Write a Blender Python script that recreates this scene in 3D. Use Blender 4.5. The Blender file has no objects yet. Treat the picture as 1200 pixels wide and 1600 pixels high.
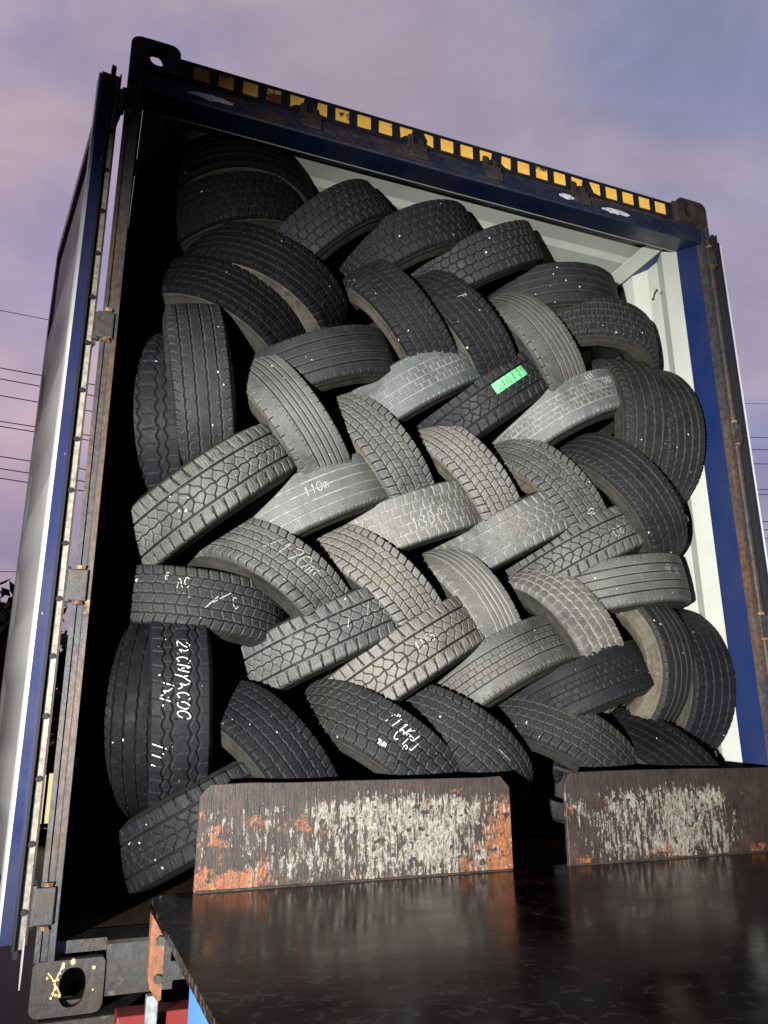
import bpy, bmesh, math, random
import numpy as np
from mathutils import Vector, Matrix
random.seed(7); rng = np.random.default_rng(7)
R = math.radians
SC = bpy.context.scene

# ------------------------------------------------------------ camera
cam = bpy.data.cameras.new('camera'); cam_o = bpy.data.objects.new('camera', cam)
SC.collection.objects.link(cam_o); SC.camera = cam_o
CM = ((0.93097558, -0.097153, -0.35191827), (-0.36502124, -0.26521048, -0.89242529), (-0.00663036, 0.95928343, -0.28236739))
cam_o.matrix_world = Matrix(CM).to_4x4()
cam_o.location = (0.016, -2.227, 0.610)
cam.sensor_fit = 'VERTICAL'; cam.sensor_height = 32.0; cam.lens = 1225 / 1600 * 32.0
cam.clip_start = 0.02; cam.clip_end = 2000

# ------------------------------------------------------------ world: dusk sky with soft pink and blue cloud
world = bpy.data.worlds.new('World'); SC.world = world; world.use_nodes = True
wn = world.node_tree.nodes; wl = world.node_tree.links; wn.clear()
def W(t, **k):
    n = wn.new(t)
    for a, b in k.items(): setattr(n, a, b)
    return n
wout = W('ShaderNodeOutputWorld'); wbg = W('ShaderNodeBackground'); tc = W('ShaderNodeTexCoord')
mp = W('ShaderNodeMapping'); mp.inputs['Scale'].default_value = (1.0, 1.0, 1.8); mp.inputs['Location'].default_value = (0.35, 0.2, 0.1)
mp.inputs['Rotation'].default_value = (0, R(35), 0)
n1 = W('ShaderNodeTexNoise'); n1.inputs['Scale'].default_value = 2.6; n1.inputs['Detail'].default_value = 5; n1.inputs['Roughness'].default_value = 0.5; n1.inputs['Distortion'].default_value = 0.5
r1 = W('ShaderNodeValToRGB'); r1.color_ramp.interpolation = 'EASE'
e = r1.color_ramp.elements; e[0].position = 0.38; e[0].color = (0.30, 0.295, 0.445, 1); e[1].position = 0.63; e[1].color = (0.43, 0.37, 0.435, 1)
sep = W('ShaderNodeSeparateXYZ')
hr = W('ShaderNodeValToRGB')          # darker and greyer overhead, pinker towards the left
e = hr.color_ramp.elements; e[0].position = 0.0; e[0].color = (0.62, 0.55, 0.62, 1); e[1].position = 0.35; e[1].color = (1.05, 1.0, 1.05, 1)
e2 = hr.color_ramp.elements.new(0.85); e2.color = (0.86, 0.85, 0.86, 1)
lr = W('ShaderNodeValToRGB'); e = lr.color_ramp.elements
e[0].position = 0.42; e[0].color = (1.20, 1.10, 1.04, 1); e[1].position = 0.70; e[1].color = (0.88, 0.95, 1.0, 1)
mr = W('ShaderNodeMapRange'); mr.inputs['From Min'].default_value = -1; mr.inputs['From Max'].default_value = 1
m1 = W('ShaderNodeMixRGB', blend_type='MULTIPLY'); m1.inputs[0].default_value = 1
m2 = W('ShaderNodeMixRGB', blend_type='MULTIPLY'); m2.inputs[0].default_value = 1
sky = W('ShaderNodeTexSky'); sky.sky_type = 'NISHITA'; sky.sun_disc = False; sky.sun_elevation = R(-4); sky.sun_rotation = R(200)
ad = W('ShaderNodeMixRGB', blend_type='ADD'); ad.inputs[0].default_value = 0.05
wl.new(tc.outputs['Generated'], mp.inputs[0]); wl.new(mp.outputs[0], n1.inputs['Vector']); wl.new(n1.outputs['Fac'], r1.inputs[0])
wl.new(tc.outputs['Generated'], sep.inputs[0]); wl.new(sep.outputs['Z'], hr.inputs[0]); wl.new(sep.outputs['X'], mr.inputs['Value']); wl.new(mr.outputs[0], lr.inputs[0])
wl.new(r1.outputs[0], m1.inputs[1]); wl.new(hr.outputs[0], m1.inputs[2]); wl.new(m1.outputs[0], m2.inputs[1]); wl.new(lr.outputs[0], m2.inputs[2])
wl.new(m2.outputs[0], ad.inputs[1]); wl.new(sky.outputs[0], ad.inputs[2])
yr = W('ShaderNodeValToRGB'); e = yr.color_ramp.elements      # the afterglow stands behind the container; the sky behind the camera is dimmed to cut ambient light on the tyres
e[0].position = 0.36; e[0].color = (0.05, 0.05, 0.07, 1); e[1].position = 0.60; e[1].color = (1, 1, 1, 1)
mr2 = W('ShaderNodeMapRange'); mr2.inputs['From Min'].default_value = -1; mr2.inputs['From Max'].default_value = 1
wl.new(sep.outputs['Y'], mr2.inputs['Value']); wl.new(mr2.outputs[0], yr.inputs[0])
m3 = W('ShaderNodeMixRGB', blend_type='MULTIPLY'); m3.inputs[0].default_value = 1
n2 = W('ShaderNodeTexNoise'); n2.inputs['Scale'].default_value = 4.2; n2.inputs['Detail'].default_value = 6; n2.inputs['Roughness'].default_value = 0.55; n2.inputs['Distortion'].default_value = 0.8
r2 = W('ShaderNodeValToRGB'); e = r2.color_ramp.elements; e[0].position = 0.34; e[0].color = (0.88, 0.875, 0.89, 1); e[1].position = 0.62; e[1].color = (1.07, 1.055, 1.05, 1)
m5 = W('ShaderNodeMixRGB', blend_type='MULTIPLY'); m5.inputs[0].default_value = 1
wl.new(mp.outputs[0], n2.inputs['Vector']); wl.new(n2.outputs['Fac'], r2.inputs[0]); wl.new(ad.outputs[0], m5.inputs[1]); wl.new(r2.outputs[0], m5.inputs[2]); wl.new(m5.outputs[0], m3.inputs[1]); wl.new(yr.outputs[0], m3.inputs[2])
gz = W('ShaderNodeValToRGB'); e = gz.color_ramp.elements; e[0].position = 0.0; e[0].color = (0.03, 0.03, 0.03, 1); e[1].position = 0.02; e[1].color = (1, 1, 1, 1)
m4 = W('ShaderNodeMixRGB', blend_type='MULTIPLY'); m4.inputs[0].default_value = 1
wl.new(sep.outputs['Z'], gz.inputs[0]); wl.new(m3.outputs[0], m4.inputs[1]); wl.new(gz.outputs[0], m4.inputs[2])
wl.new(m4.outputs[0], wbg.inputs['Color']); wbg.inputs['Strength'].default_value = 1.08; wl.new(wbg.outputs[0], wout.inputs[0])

# ------------------------------------------------------------ the work light that lights the load (stands left of the photographer)
LAMP = Vector((-1.65, -3.35, 0.33))
sl = bpy.data.lights.new('work_lamp', 'SPOT'); sl.energy = 4500; sl.color = (1.0, 0.995, 0.96); sl.shadow_soft_size = 0.03
sl.spot_size = R(50); sl.spot_blend = 1.0
so = bpy.data.objects.new('work_lamp', sl); SC.collection.objects.link(so); so.location = LAMP
so.rotation_euler = (Vector((1.28, 0.1, 1.12)) - LAMP).to_track_quat('-Z', 'Y').to_euler()

SC.view_settings.view_transform = 'Standard'; SC.view_settings.look = 'None'
SC.view_settings.exposure = 0; SC.view_settings.gamma = 1
SC.render.engine = 'CYCLES'; SC.cycles.max_bounces = 5; SC.cycles.diffuse_bounces = 2; SC.cycles.glossy_bounces = 3

# ------------------------------------------------------------ helpers
def tag(o, label=None, cat=None, group=None, kind=None):
    if label: o['label'] = label
    if cat: o['category'] = cat
    if group: o['group'] = group
    if kind: o['kind'] = kind
    return o
def link(o, parent=None):
    SC.collection.objects.link(o)
    if parent is not None: o.parent = parent
    return o
def empty(name, loc=(0, 0, 0)):
    o = bpy.data.objects.new(name, None); o.empty_display_size = 0.2; o.location = loc
    return link(o)
def mk(name, V, F, mat, parent=None, smooth=False, loc=None):
    me = bpy.data.meshes.new(name); me.from_pydata([tuple(v) for v in V], [], F); me.validate(); me.update()
    if mat: me.materials.append(mat)
    if smooth: me.polygons.foreach_set('use_smooth', [True] * len(me.polygons))
    o = bpy.data.objects.new(name, me)
    if loc is not None: o.location = loc
    return link(o, parent)
class MB:
    def __init__(s): s.V = []; s.F = []
    def add(s, V, F):
        n = len(s.V); s.V += [tuple(v) for v in V]; s.F += [tuple(i + n for i in f) for f in F]; return s
    def box(s, a, b, M=None, bev=0.0):
        x0, y0, z0 = a; x1, y1, z1 = b
        if bev > 0:
            bm = bmesh.new(); bmesh.ops.create_cube(bm, size=1)
            for v in bm.verts: v.co = Vector(((x0 + x1) / 2 + v.co.x * (x1 - x0), (y0 + y1) / 2 + v.co.y * (y1 - y0), (z0 + z1) / 2 + v.co.z * (z1 - z0)))
            bmesh.ops.bevel(bm, geom=bm.edges[:], offset=bev, segments=2, affect='EDGES', profile=0.5)
            bm.verts.index_update(); V = [v.co.copy() for v in bm.verts]; F = [[v.index for v in f.verts] for f in bm.faces]; bm.free()
        else:
            V = [Vector(p) for p in ((x0, y0, z0), (x1, y0, z0), (x1, y1, z0), (x0, y1, z0), (x0, y0, z1), (x1, y0, z1), (x1, y1, z1), (x0, y1, z1))]
            F = [(0, 3, 2, 1), (4, 5, 6, 7), (0, 1, 5, 4), (1, 2, 6, 5), (2, 3, 7, 6), (3, 0, 4, 7)]
        if M is not None: V = [M @ Vector(v) for v in V]
        return s.add(V, F)
    def prism(s, poly, axis, a, b, M=None):
        """poly: 2-D outline in the two other axes (in x,y,z order), extruded a..b along axis"""
        def P(p, h):
            q = list(p); q.insert(axis, h); return Vector(q)
        n = len(poly); V = [P(p, a) for p in poly] + [P(p, b) for p in poly]
        if M is not None: V = [M @ v for v in V]
        F = [tuple(range(n))[::-1], tuple(range(n, 2 * n))] + [(i, (i + 1) % n, n + (i + 1) % n, n + i) for i in range(n)]
        return s.add(V, F)
    def cyl(s, p, q, r, n=12, r2=None):
        p = Vector(p); q = Vector(q); d = (q - p).normalized(); u = d.orthogonal().normalized(); w = d.cross(u); r2 = r if r2 is None else r2
        V = [p + r * (math.cos(2 * math.pi * i / n) * u + math.sin(2 * math.pi * i / n) * w) for i in range(n)]
        V += [q + r2 * (math.cos(2 * math.pi * i / n) * u + math.sin(2 * math.pi * i / n) * w) for i in range(n)]
        F = [tuple(range(n))[::-1], tuple(range(n, 2 * n))] + [(i, (i + 1) % n, n + (i + 1) % n, n + i) for i in range(n)]
        return s.add(V, F)
    def build(s, name, mat, parent=None, smooth=False):
        o = mk(name, s.V, s.F, mat, parent, smooth)
        bm = bmesh.new(); bm.from_mesh(o.data); bmesh.ops.recalc_face_normals(bm, faces=bm.faces[:]); bm.to_mesh(o.data); bm.free()
        return o

# ------------------------------------------------------------ materials
class Mat:
    def __init__(s, name, rough=0.6, spec=0.5, metal=0.0):
        s.m = bpy.data.materials.new(name); s.m.use_nodes = True; s.t = s.m.node_tree; s.b = s.t.nodes['Principled BSDF']
        s.b.inputs['Roughness'].default_value = rough; s.b.inputs['Specular IOR Level'].default_value = spec; s.b.inputs['Metallic'].default_value = metal
    def n(s, t, **k):
        x = s.t.nodes.new(t)
        for a, b in k.items(): setattr(x, a, b)
        return x
    def l(s, a, b): s.t.links.new(a, b)
    def coord(s, scale=(1, 1, 1), kind='Object', loc=(0, 0, 0), obj_rand=False):
        c = s.n('ShaderNodeTexCoord'); m = s.n('ShaderNodeMapping'); m.inputs['Scale'].default_value = scale; m.inputs['Location'].default_value = loc
        s.l(c.outputs[kind], m.inputs[0])
        if obj_rand:
            oi = s.n('ShaderNodeObjectInfo'); mm = s.n('ShaderNodeMath', operation='MULTIPLY'); mm.inputs[1].default_value = 37.0
            s.l(oi.outputs['Random'], mm.inputs[0]); s.l(mm.outputs[0], m.inputs['Location'])
        return m.outputs[0]
    def noise(s, vec, scale, detail=4, rough=0.55, dist=0.0):
        x = s.n('ShaderNodeTexNoise'); x.inputs['Scale'].default_value = scale; x.inputs['Detail'].default_value = detail
        x.inputs['Roughness'].default_value = rough; x.inputs['Distortion'].default_value = dist
        s.l(vec, x.inputs['Vector']); return x.outputs['Fac']
    def ramp(s, fac, stops, interp='LINEAR'):
        x = s.n('ShaderNodeValToRGB'); x.color_ramp.interpolation = interp; e = x.color_ramp.elements
        while len(e) < len(stops): e.new(0.5)
        for i, (p, c) in enumerate(stops):
            e[i].position = p; e[i].color = (c, c, c, 1) if isinstance(c, (int, float)) else tuple(c) + (1,)
        s.l(fac, x.inputs[0]); return x.outputs[0]
    def mix(s, f, a, b, mode='MIX'):
        x = s.n('ShaderNodeMixRGB', blend_type=mode)
        for i, q in ((0, f), (1, a), (2, b)):
            if isinstance(q, (int, float)): x.inputs[i].default_value = q if i == 0 else (q, q, q, 1)
            elif isinstance(q, tuple): x.inputs[i].default_value = q + (1,)
            else: s.l(q, x.inputs[i])
        return x.outputs[0]
    def math(s, op, a, b=0.0, c=None):
        x = s.n('ShaderNodeMath', operation=op)
        for i, q in enumerate((a, b) if c is None else (a, b, c)):
            if isinstance(q, (int, float)): x.inputs[i].default_value = q
            else: s.l(q, x.inputs[i])
        return x.outputs[0]
    def color(s, c):
        if isinstance(c, tuple): s.b.inputs['Base Color'].default_value = c + (1,)
        else: s.l(c, s.b.inputs['Base Color'])
    def rough(s, r): s.l(r, s.b.inputs['Roughness'])
    def bump(s, h, strength=0.3, dist=0.01):
        x = s.n('ShaderNodeBump'); x.inputs['Strength'].default_value = strength; x.inputs['Distance'].default_value = dist
        s.l(h, x.inputs['Height']); s.l(x.outputs[0], s.b.inputs['Normal'])

def rust_steel(name, rust=(0.075, 0.042, 0.024), base=(0.03, 0.03, 0.035), hot=(0.30, 0.17, 0.06), t0=0.45, t1=0.6, hotp=0.66, rough=0.55, stretch=(1, 1, 0.12), sc=14):
    m = Mat(name, rough, 0.5)
    v = m.coord(stretch); v2 = m.coord((1, 1, 1))
    a = m.noise(v, sc, 6, 0.65); b = m.noise(v2, 9, 6, 0.6); c = m.noise(v2, 60, 4, 0.6)
    col = m.mix(m.ramp(a, [(t0, 0.0), (t1, 1.0)]), base, rust)
    col = m.mix(m.ramp(b, [(hotp, 0.0), (hotp + 0.05, 1.0)]), col, hot)
    col = m.mix(m.ramp(c, [(0.35, 0.5), (0.6, 1.0)]), (0.0, 0.0, 0.0), col)
    m.color(col); m.rough(m.ramp(b, [(0.3, 0.35), (0.7, 0.8)])); m.bump(c, 0.35, 0.004)
    return m.m
M_post = rust_steel('rusty_post_steel')
M_cast = rust_steel('rusty_casting_steel', rust=(0.038, 0.024, 0.015), base=(0.028, 0.025, 0.022), hot=(0.22, 0.13, 0.04), hotp=0.70, stretch=(1, 1, 1), sc=8)
M_header = rust_steel('header_rusty_navy_paint', rust=(0.055, 0.032, 0.022), base=(0.010, 0.014, 0.032), hot=(0.12, 0.07, 0.035), t0=0.5, t1=0.62, hotp=0.7, stretch=(0.25, 1, 1), sc=9)
M_sill = rust_steel('sill_worn_steel', rust=(0.04, 0.027, 0.02), base=(0.027, 0.028, 0.028), stretch=(0.3, 1, 1), hot=(0.13, 0.10, 0.06))
M_dark = rust_steel('dark_grey_steel', rust=(0.03, 0.025, 0.02), base=(0.02, 0.02, 0.022), hot=(0.06, 0.05, 0.04))
M_brack = rust_steel('orange_rust_bracket', rust=(0.22, 0.075, 0.025), base=(0.14, 0.05, 0.02), hot=(0.30, 0.14, 0.06), t0=0.4, t1=0.6)
M_galv = rust_steel('galvanised_leg', rust=(0.16, 0.17, 0.17), base=(0.24, 0.27, 0.28), hot=(0.1, 0.09, 0.08), hotp=0.62)
M_metal = rust_steel('cream_metal_strip', rust=(0.20, 0.165, 0.12), base=(0.28, 0.25, 0.20), hot=(0.2, 0.12, 0.05), hotp=0.7, rough=0.35)

def paint(name, col, scr=(0.5, 0.5, 0.5), amt=0.72, rough=0.4, dirt=(0.02, 0.015, 0.012), dirtamt=0.35, stretch=(1, 1, 0.3)):
    m = Mat(name, rough, 0.5)
    v = m.coord(stretch); v2 = m.coord((1, 1, 1))
    a = m.noise(v, 30, 8, 0.7); b = m.noise(v2, 3.5, 5, 0.6); c = m.noise(v2, 120, 2)
    cc = m.mix(m.math('MULTIPLY', m.ramp(b, [(0.4, 0.0), (0.75, 1.0)]), dirtamt), col, dirt)
    cc = m.mix(m.ramp(a, [(amt, 0.0), (amt + 0.02, 1.0)]), cc, scr)
    m.color(cc); m.rough(m.ramp(b, [(0.3, rough - 0.1), (0.8, rough + 0.25)])); m.bump(m.noise(v2, 14, 5), 0.12, 0.004)
    return m.m
M_blue = paint('container_blue_paint', (0.006, 0.015, 0.064))
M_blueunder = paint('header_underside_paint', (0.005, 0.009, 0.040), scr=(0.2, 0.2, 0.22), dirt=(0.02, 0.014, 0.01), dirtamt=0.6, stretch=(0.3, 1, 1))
M_bluedoor = paint('door_edge_blue_paint', (0.012, 0.016, 0.065), scr=(0.6, 0.6, 0.6), amt=0.68)
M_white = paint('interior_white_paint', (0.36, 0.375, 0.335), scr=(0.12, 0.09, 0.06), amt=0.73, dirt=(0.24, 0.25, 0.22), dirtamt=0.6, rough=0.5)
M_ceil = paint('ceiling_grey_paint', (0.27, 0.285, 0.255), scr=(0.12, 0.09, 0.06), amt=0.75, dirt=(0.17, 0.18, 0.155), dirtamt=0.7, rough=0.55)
M_panel = paint('door_inner_grey_paint', (0.34, 0.34, 0.32), scr=(0.15, 0.10, 0.06), amt=0.72, dirt=(0.20, 0.20, 0.18), dirtamt=0.7, rough=0.5)
M_dwhite = paint('door_white_edge', (0.42, 0.42, 0.42), scr=(0.03, 0.04, 0.14), amt=0.66, rough=0.5)
M_red = paint('trailer_red_paint', (0.17, 0.007, 0.005), scr=(0.05, 0.03, 0.02), amt=0.7, dirt=(0.06, 0.01, 0.008), dirtamt=0.5)
M_lblue = paint('bright_blue_panel_paint', (0.05, 0.16, 0.50), scr=(0.3, 0.35, 0.4), amt=0.72, dirtamt=0.2)
M_gask = Mat('black_rubber_gasket', 0.5, 0.4); M_gask.color((0.012, 0.012, 0.014)); M_gask = M_gask.m
M_ply = Mat('plywood_floor', 0.7); M_ply.color(M_ply.ramp(M_ply.noise(M_ply.coord((20, 1, 1)), 3, 6), [(0.3, (0.05, 0.03, 0.018)), (0.7, (0.11, 0.07, 0.04))])); M_ply = M_ply.m
def stripes_mat():
    m = Mat('yellow_warning_decal', 0.5); v = m.coord()
    a = m.noise(v, 40, 5, 0.6); b = m.noise(v, 9, 5, 0.6)
    c = m.mix(m.ramp(a, [(0.35, 0.0), (0.7, 1.0)]), (0.80, 0.43, 0.07), (0.92, 0.58, 0.13))
    c = m.mix(m.ramp(b, [(0.62, 0.0), (0.66, 1.0)]), c, (0.10, 0.045, 0.02)); m.color(c); return m.m
M_yel = stripes_mat()
M_blk = Mat('black_decal', 0.5); M_blk.color((0.008, 0.008, 0.012)); M_blk = M_blk.m
M_scr = Mat('scraped_primer', 0.7); M_scr.color(M_scr.ramp(M_scr.noise(M_scr.coord(), 60, 4), [(0.35, (0.25, 0.25, 0.27)), (0.6, (0.55, 0.55, 0.58))])); M_scr = M_scr.m

# rubber: ridge colour, groove colour (pale: packed dust, near black: groove shade put into the colour), dust over all, white flecks
def rubber(name, ridge, groove, dust=0.35, dustc=(0.13, 0.125, 0.11), fleck=0.0, rough=0.62, edge=0.5, spec=0.22):
    m = Mat(name, rough, spec)
    v = m.coord(obj_rand=True)
    at = m.n('ShaderNodeAttribute', attribute_name='dep'); ed = m.n('ShaderNodeAttribute', attribute_name='edg')
    big = m.noise(v, 7, 5, 0.6); mid = m.noise(v, 34, 5, 0.65); fine = m.noise(v, 230, 3, 0.6)
    oi = m.n('ShaderNodeObjectInfo')
    base = m.mix(m.math('MULTIPLY', m.ramp(big, [(0.35, 0.0), (0.68, 1.0)]), dust), ridge, dustc)
    base = m.mix(m.math('MULTIPLY', m.ramp(mid, [(0.45, 0.0), (0.75, 1.0)]), dust * 0.8), base, dustc)
    base = m.mix(0.75, base, m.ramp(fine, [(0.3, 0.55), (0.7, 1.35)]), 'MULTIPLY')
    base = m.mix(m.math('MULTIPLY', ed.outputs['Fac'], edge), base, m.mix(0.5, dustc, (0.16, 0.16, 0.15)))
    base = m.mix(m.ramp(at.outputs['Fac'], [(0.15, 0.0), (0.55, 1.0)]), base, m.mix(m.ramp(mid, [(0.40, 0.0), (0.65, 0.5)]), groove, (0.012, 0.012, 0.011)))
    # scuffs that run round the tread, brown mud smears and damp darker areas
    pv = m.coord(obj_rand=True, loc=(0, 0, 0)); mud = m.noise(pv, 4.5, 7, 0.68, 0.8); sc = m.noise(pv, 17, 8, 0.75, 2.2)
    base = m.mix(m.math('MULTIPLY', m.ramp(sc, [(0.56, 0.0), (0.66, 1.0)]), 0.45 * dust + 0.06), base, m.mix(0.35, dustc, (0.2, 0.19, 0.17)))
    base = m.mix(m.math('MULTIPLY', m.ramp(mud, [(0.55, 0.0), (0.68, 1.0)]), 0.7 * dust), base, (dustc[0] * 0.75, dustc[1] * 0.62, dustc[2] * 0.42))
    base = m.mix(1.0, base, m.ramp(mud, [(0.30, 0.5), (0.46, 1.0)]), 'MULTIPLY')
    base = m.mix(1.0, base, m.ramp(oi.outputs['Random'], [(0.0, (0.72, 0.74, 0.78)), (0.35, (1.05, 1.05, 1.05)), (0.7, (0.90, 0.89, 0.86)), (1.0, (1.15, 1.16, 1.18))]), 'MULTIPLY')
    if fleck > 0:
        vo = m.n('ShaderNodeTexVoronoi'); vo.inputs['Scale'].default_value = 31; m.l(v, vo.inputs['Vector'])
        f1 = m.ramp(m.math('MULTIPLY', vo.outputs['Distance'], m.ramp(m.noise(v, 55, 2), [(0.38, 0.55), (0.6, 2.2)])), [(0.07, 1.0), (0.10, 0.0)])
        f2 = m.ramp(m.noise(v, 13, 0), [(0.675 - fleck * 0.06, 0.0), (0.685 - fleck * 0.06, 1.0)])
        base = m.mix(m.math('MULTIPLY', f1, f2), base, (0.42, 0.43, 0.44))
    m.color(base)
    m.rough(m.ramp(mid, [(0.3, rough - 0.12), (0.7, rough + 0.15)]))
    m.bump(m.math('ADD', m.math('MULTIPLY', fine, 0.6), mid), 0.35, 0.0022)
    return m.m
G_DK = (0.004, 0.004, 0.004); G_LT = (0.17, 0.165, 0.14)
RB = {  # the three blackest are black rubber with lamp falloff put into the colour
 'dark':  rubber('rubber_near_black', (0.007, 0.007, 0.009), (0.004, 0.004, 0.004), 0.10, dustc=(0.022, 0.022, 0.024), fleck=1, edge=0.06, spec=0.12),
 'falloff':  rubber('rubber_falloff_black', (0.0035, 0.0035, 0.0045), (0.002, 0.002, 0.002), 0.08, dustc=(0.012, 0.012, 0.013), fleck=1, edge=0.03, spec=0.06),
 'black': rubber('rubber_black_worn', (0.009, 0.009, 0.010), (0.003, 0.003, 0.003), 0.22, dustc=(0.034, 0.034, 0.033), fleck=0.6, edge=0.16, spec=0.16),
 'mid':   rubber('rubber_grey_worn', (0.042, 0.042, 0.041), (0.005, 0.005, 0.0045), 0.45, dustc=(0.095, 0.095, 0.089), fleck=0.3, edge=0.3),
 'lite':  rubber('rubber_grey_worn_pale_grooves', (0.066, 0.067, 0.067), G_LT, 0.4, edge=0.3),
 'dusty': rubber('rubber_dusty_brown_grey', (0.066, 0.065, 0.060), (0.008, 0.008, 0.007), 0.55, dustc=(0.13, 0.125, 0.11), edge=0.35),
 'bald':  rubber('rubber_bald_pale_lines', (0.062, 0.065, 0.066), (0.20, 0.20, 0.18), 0.4, dustc=(0.12, 0.125, 0.12), edge=0.15),
 'side':  rubber('rubber_sidewall', (0.015, 0.015, 0.013), G_DK, 0.35, dustc=(0.05, 0.047, 0.037), rough=0.68),
 'sidedusty': rubber('rubber_sidewall_muddy', (0.030, 0.027, 0.020), G_DK, 0.6, dustc=(0.11, 0.10, 0.07), rough=0.75),
 'inner': rubber('rubber_inner_liner', (0.012, 0.012, 0.012), G_DK, 0.3, dustc=(0.03, 0.03, 0.028), rough=0.7),
}
def chalk_mat(name, c):
    m = Mat(name, 0.8, 0.2); v = m.coord(); a = m.noise(v, 160, 4, 0.7)
    m.color(m.ramp(a, [(0.32, tuple(x * 0.35 for x in c)), (0.55, c)])); return m.m
M_chalk = chalk_mat('white_paint_marker', (0.50, 0.51, 0.50)); M_chalkd = chalk_mat('faded_chalk', (0.26, 0.26, 0.25))
M_green = Mat('green_masking_tape', 0.6); M_green.color(M_green.ramp(M_green.noise(M_green.coord(), 45, 5), [(0.3, (0.06, 0.26, 0.10)), (0.7, (0.13, 0.44, 0.19))])); M_green.bump(M_green.noise(M_green.coord(), 60), 0.4, 0.003); M_green = M_green.m
M_pen = Mat('black_marker_pen', 0.6); M_pen.color((0.015, 0.025, 0.015)); M_pen = M_pen.m
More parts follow.
